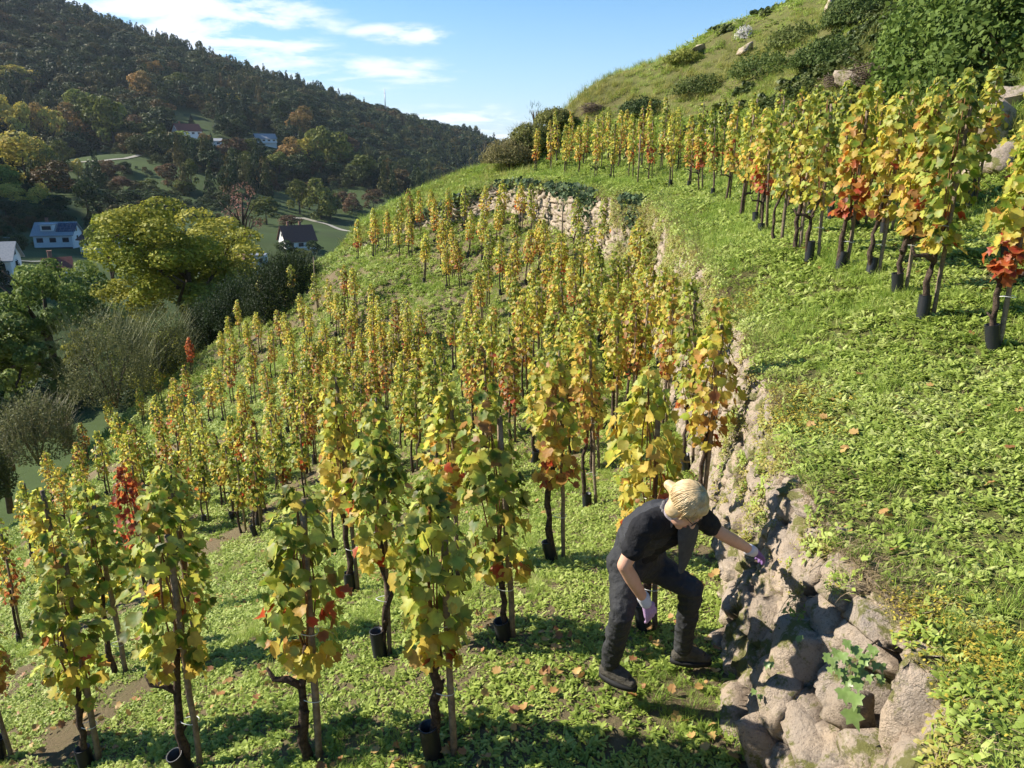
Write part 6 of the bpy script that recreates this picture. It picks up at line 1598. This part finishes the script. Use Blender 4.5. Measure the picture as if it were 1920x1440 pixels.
bush('leafy_shrub', 1800, 130, 3.0, 4.2, 5500, .13, (.12, .18, .035), 'large dark green leafy shrub in the top right corner', 701)
bush('leafy_shrub', 1900, 100, 3.0, 3.4, 4500, .13, (.09, .14, .03), 'dark shrub cut by the top right edge', 702)
bush('leafy_shrub', 1730, 75, 1.8, 2.6, 4500, .10, (.10, .16, .035), 'smaller green shrub left of the big leafy one', 703)
bush('leafy_shrub', 1850, 20, 2.6, 4.0, 3500, .13, (.13, .17, .04), 'green shrub at the very top right', 704)
bush('low_bush', 1610, 30, 1.0, 3.0, 3200, .10, (.09, .13, .035), 'low green bush near the top of the hill', 705)
bush('low_bush', 1500, 75, .8, 3.0, 1600, .10, (.12, .15, .04), 'flat dark bush in the middle of the steep hill', 706)
bush('low_bush', 1440, 130, .8, 3.4, 1600, .10, (.10, .14, .035), 'dark brambles above the terrace row, centre right', 707)
bush('low_bush', 1320, 165, .7, 3.0, 1600, .10, (.10, .13, .035), 'dark brambles above the terrace row, centre', 708)
bush('low_bush', 1560, 110, .8, 3.0, 3000, .10, (.08, .12, .03), 'green brambles left of the brush pile', 709)
bush('low_bush', 1290, 110, .5, 2.4, 1800, .10, (.22, .24, .05), 'yellowish bush by the rocks below the skyline', 710)
bush('flowering_bush', 1397, 66, .5, .9, 900, .06, (.60, .58, .54), 'small bush white with seed heads on the hill', 711)
bush('low_bush', 1210, 205, .6, 2.6, 2200, .10, (.06, .09, .03), 'dark bush behind the far half of the terrace row', 712)
for k, (u, v, w, lab) in enumerate([(1640, 160, 1.3, 'pile of dry brushwood between the shrub and the vines'), (1575, 165, 1.0, 'smaller heap of grey twigs left of the brushwood pile'), (1110, 212, 1.0, 'purple brown twig heap behind the far end of the terrace row')]):
    p = up_pt(u, v); m = MB(); rb = random.Random(k)
    if p is None: continue
    for q in range(170):
        a = rb.uniform(0, 6.28); rr2 = w * .5 * math.sqrt(rb.random()); c = Vector((math.cos(a) * rr2, math.sin(a) * rr2, rb.random() * w * .55 * (1 - rr2 / w))); d = Vector((rb.gauss(0, 1), rb.gauss(0, 1), rb.gauss(0, .45))).normalized() * w * rb.uniform(.15, .4)
        m.tube([c - d, c + Vector((0, 0, .04)), c + d], [.012, .010, .004], 3)
    o = m.build('brush_pile', M_TWIG, None); o.location = p; tag(o, lab, 'brush pile')
# dark scrub in patches over the steep hill
x, y, r = polar_pts(6500, 9, 50, 16, 4, 40); z = up_z(x, y); d, s_ = wall_dist(x, y); kp = (d > 0) & (z > .6) & (vnoise(x, y, 3.2, 95) * .6 + vnoise(x, y, 1.1, 96) * .4 + np.clip((x - 8) * .012, -.05, .14) - np.clip((y - 30) * .04, 0, .3) > .50); x, y, z = x[kp], y[kp], z[kp]; ns = len(x)
scatter('hill_scrub', IVC, np.stack([x, y, z - .12], 1), np.stack([RNG.normal(0, .3, ns), RNG.normal(-.3, .3, ns), RNG.uniform(0, 6, ns)], 1), np.stack([RNG.uniform(.45, 1.0, ns), RNG.uniform(.45, 1.0, ns), RNG.uniform(.25, .5, ns)], 1), np.zeros(ns), None, 'low dark green scrub in patches on the steep hill above the terrace', 'scrub')
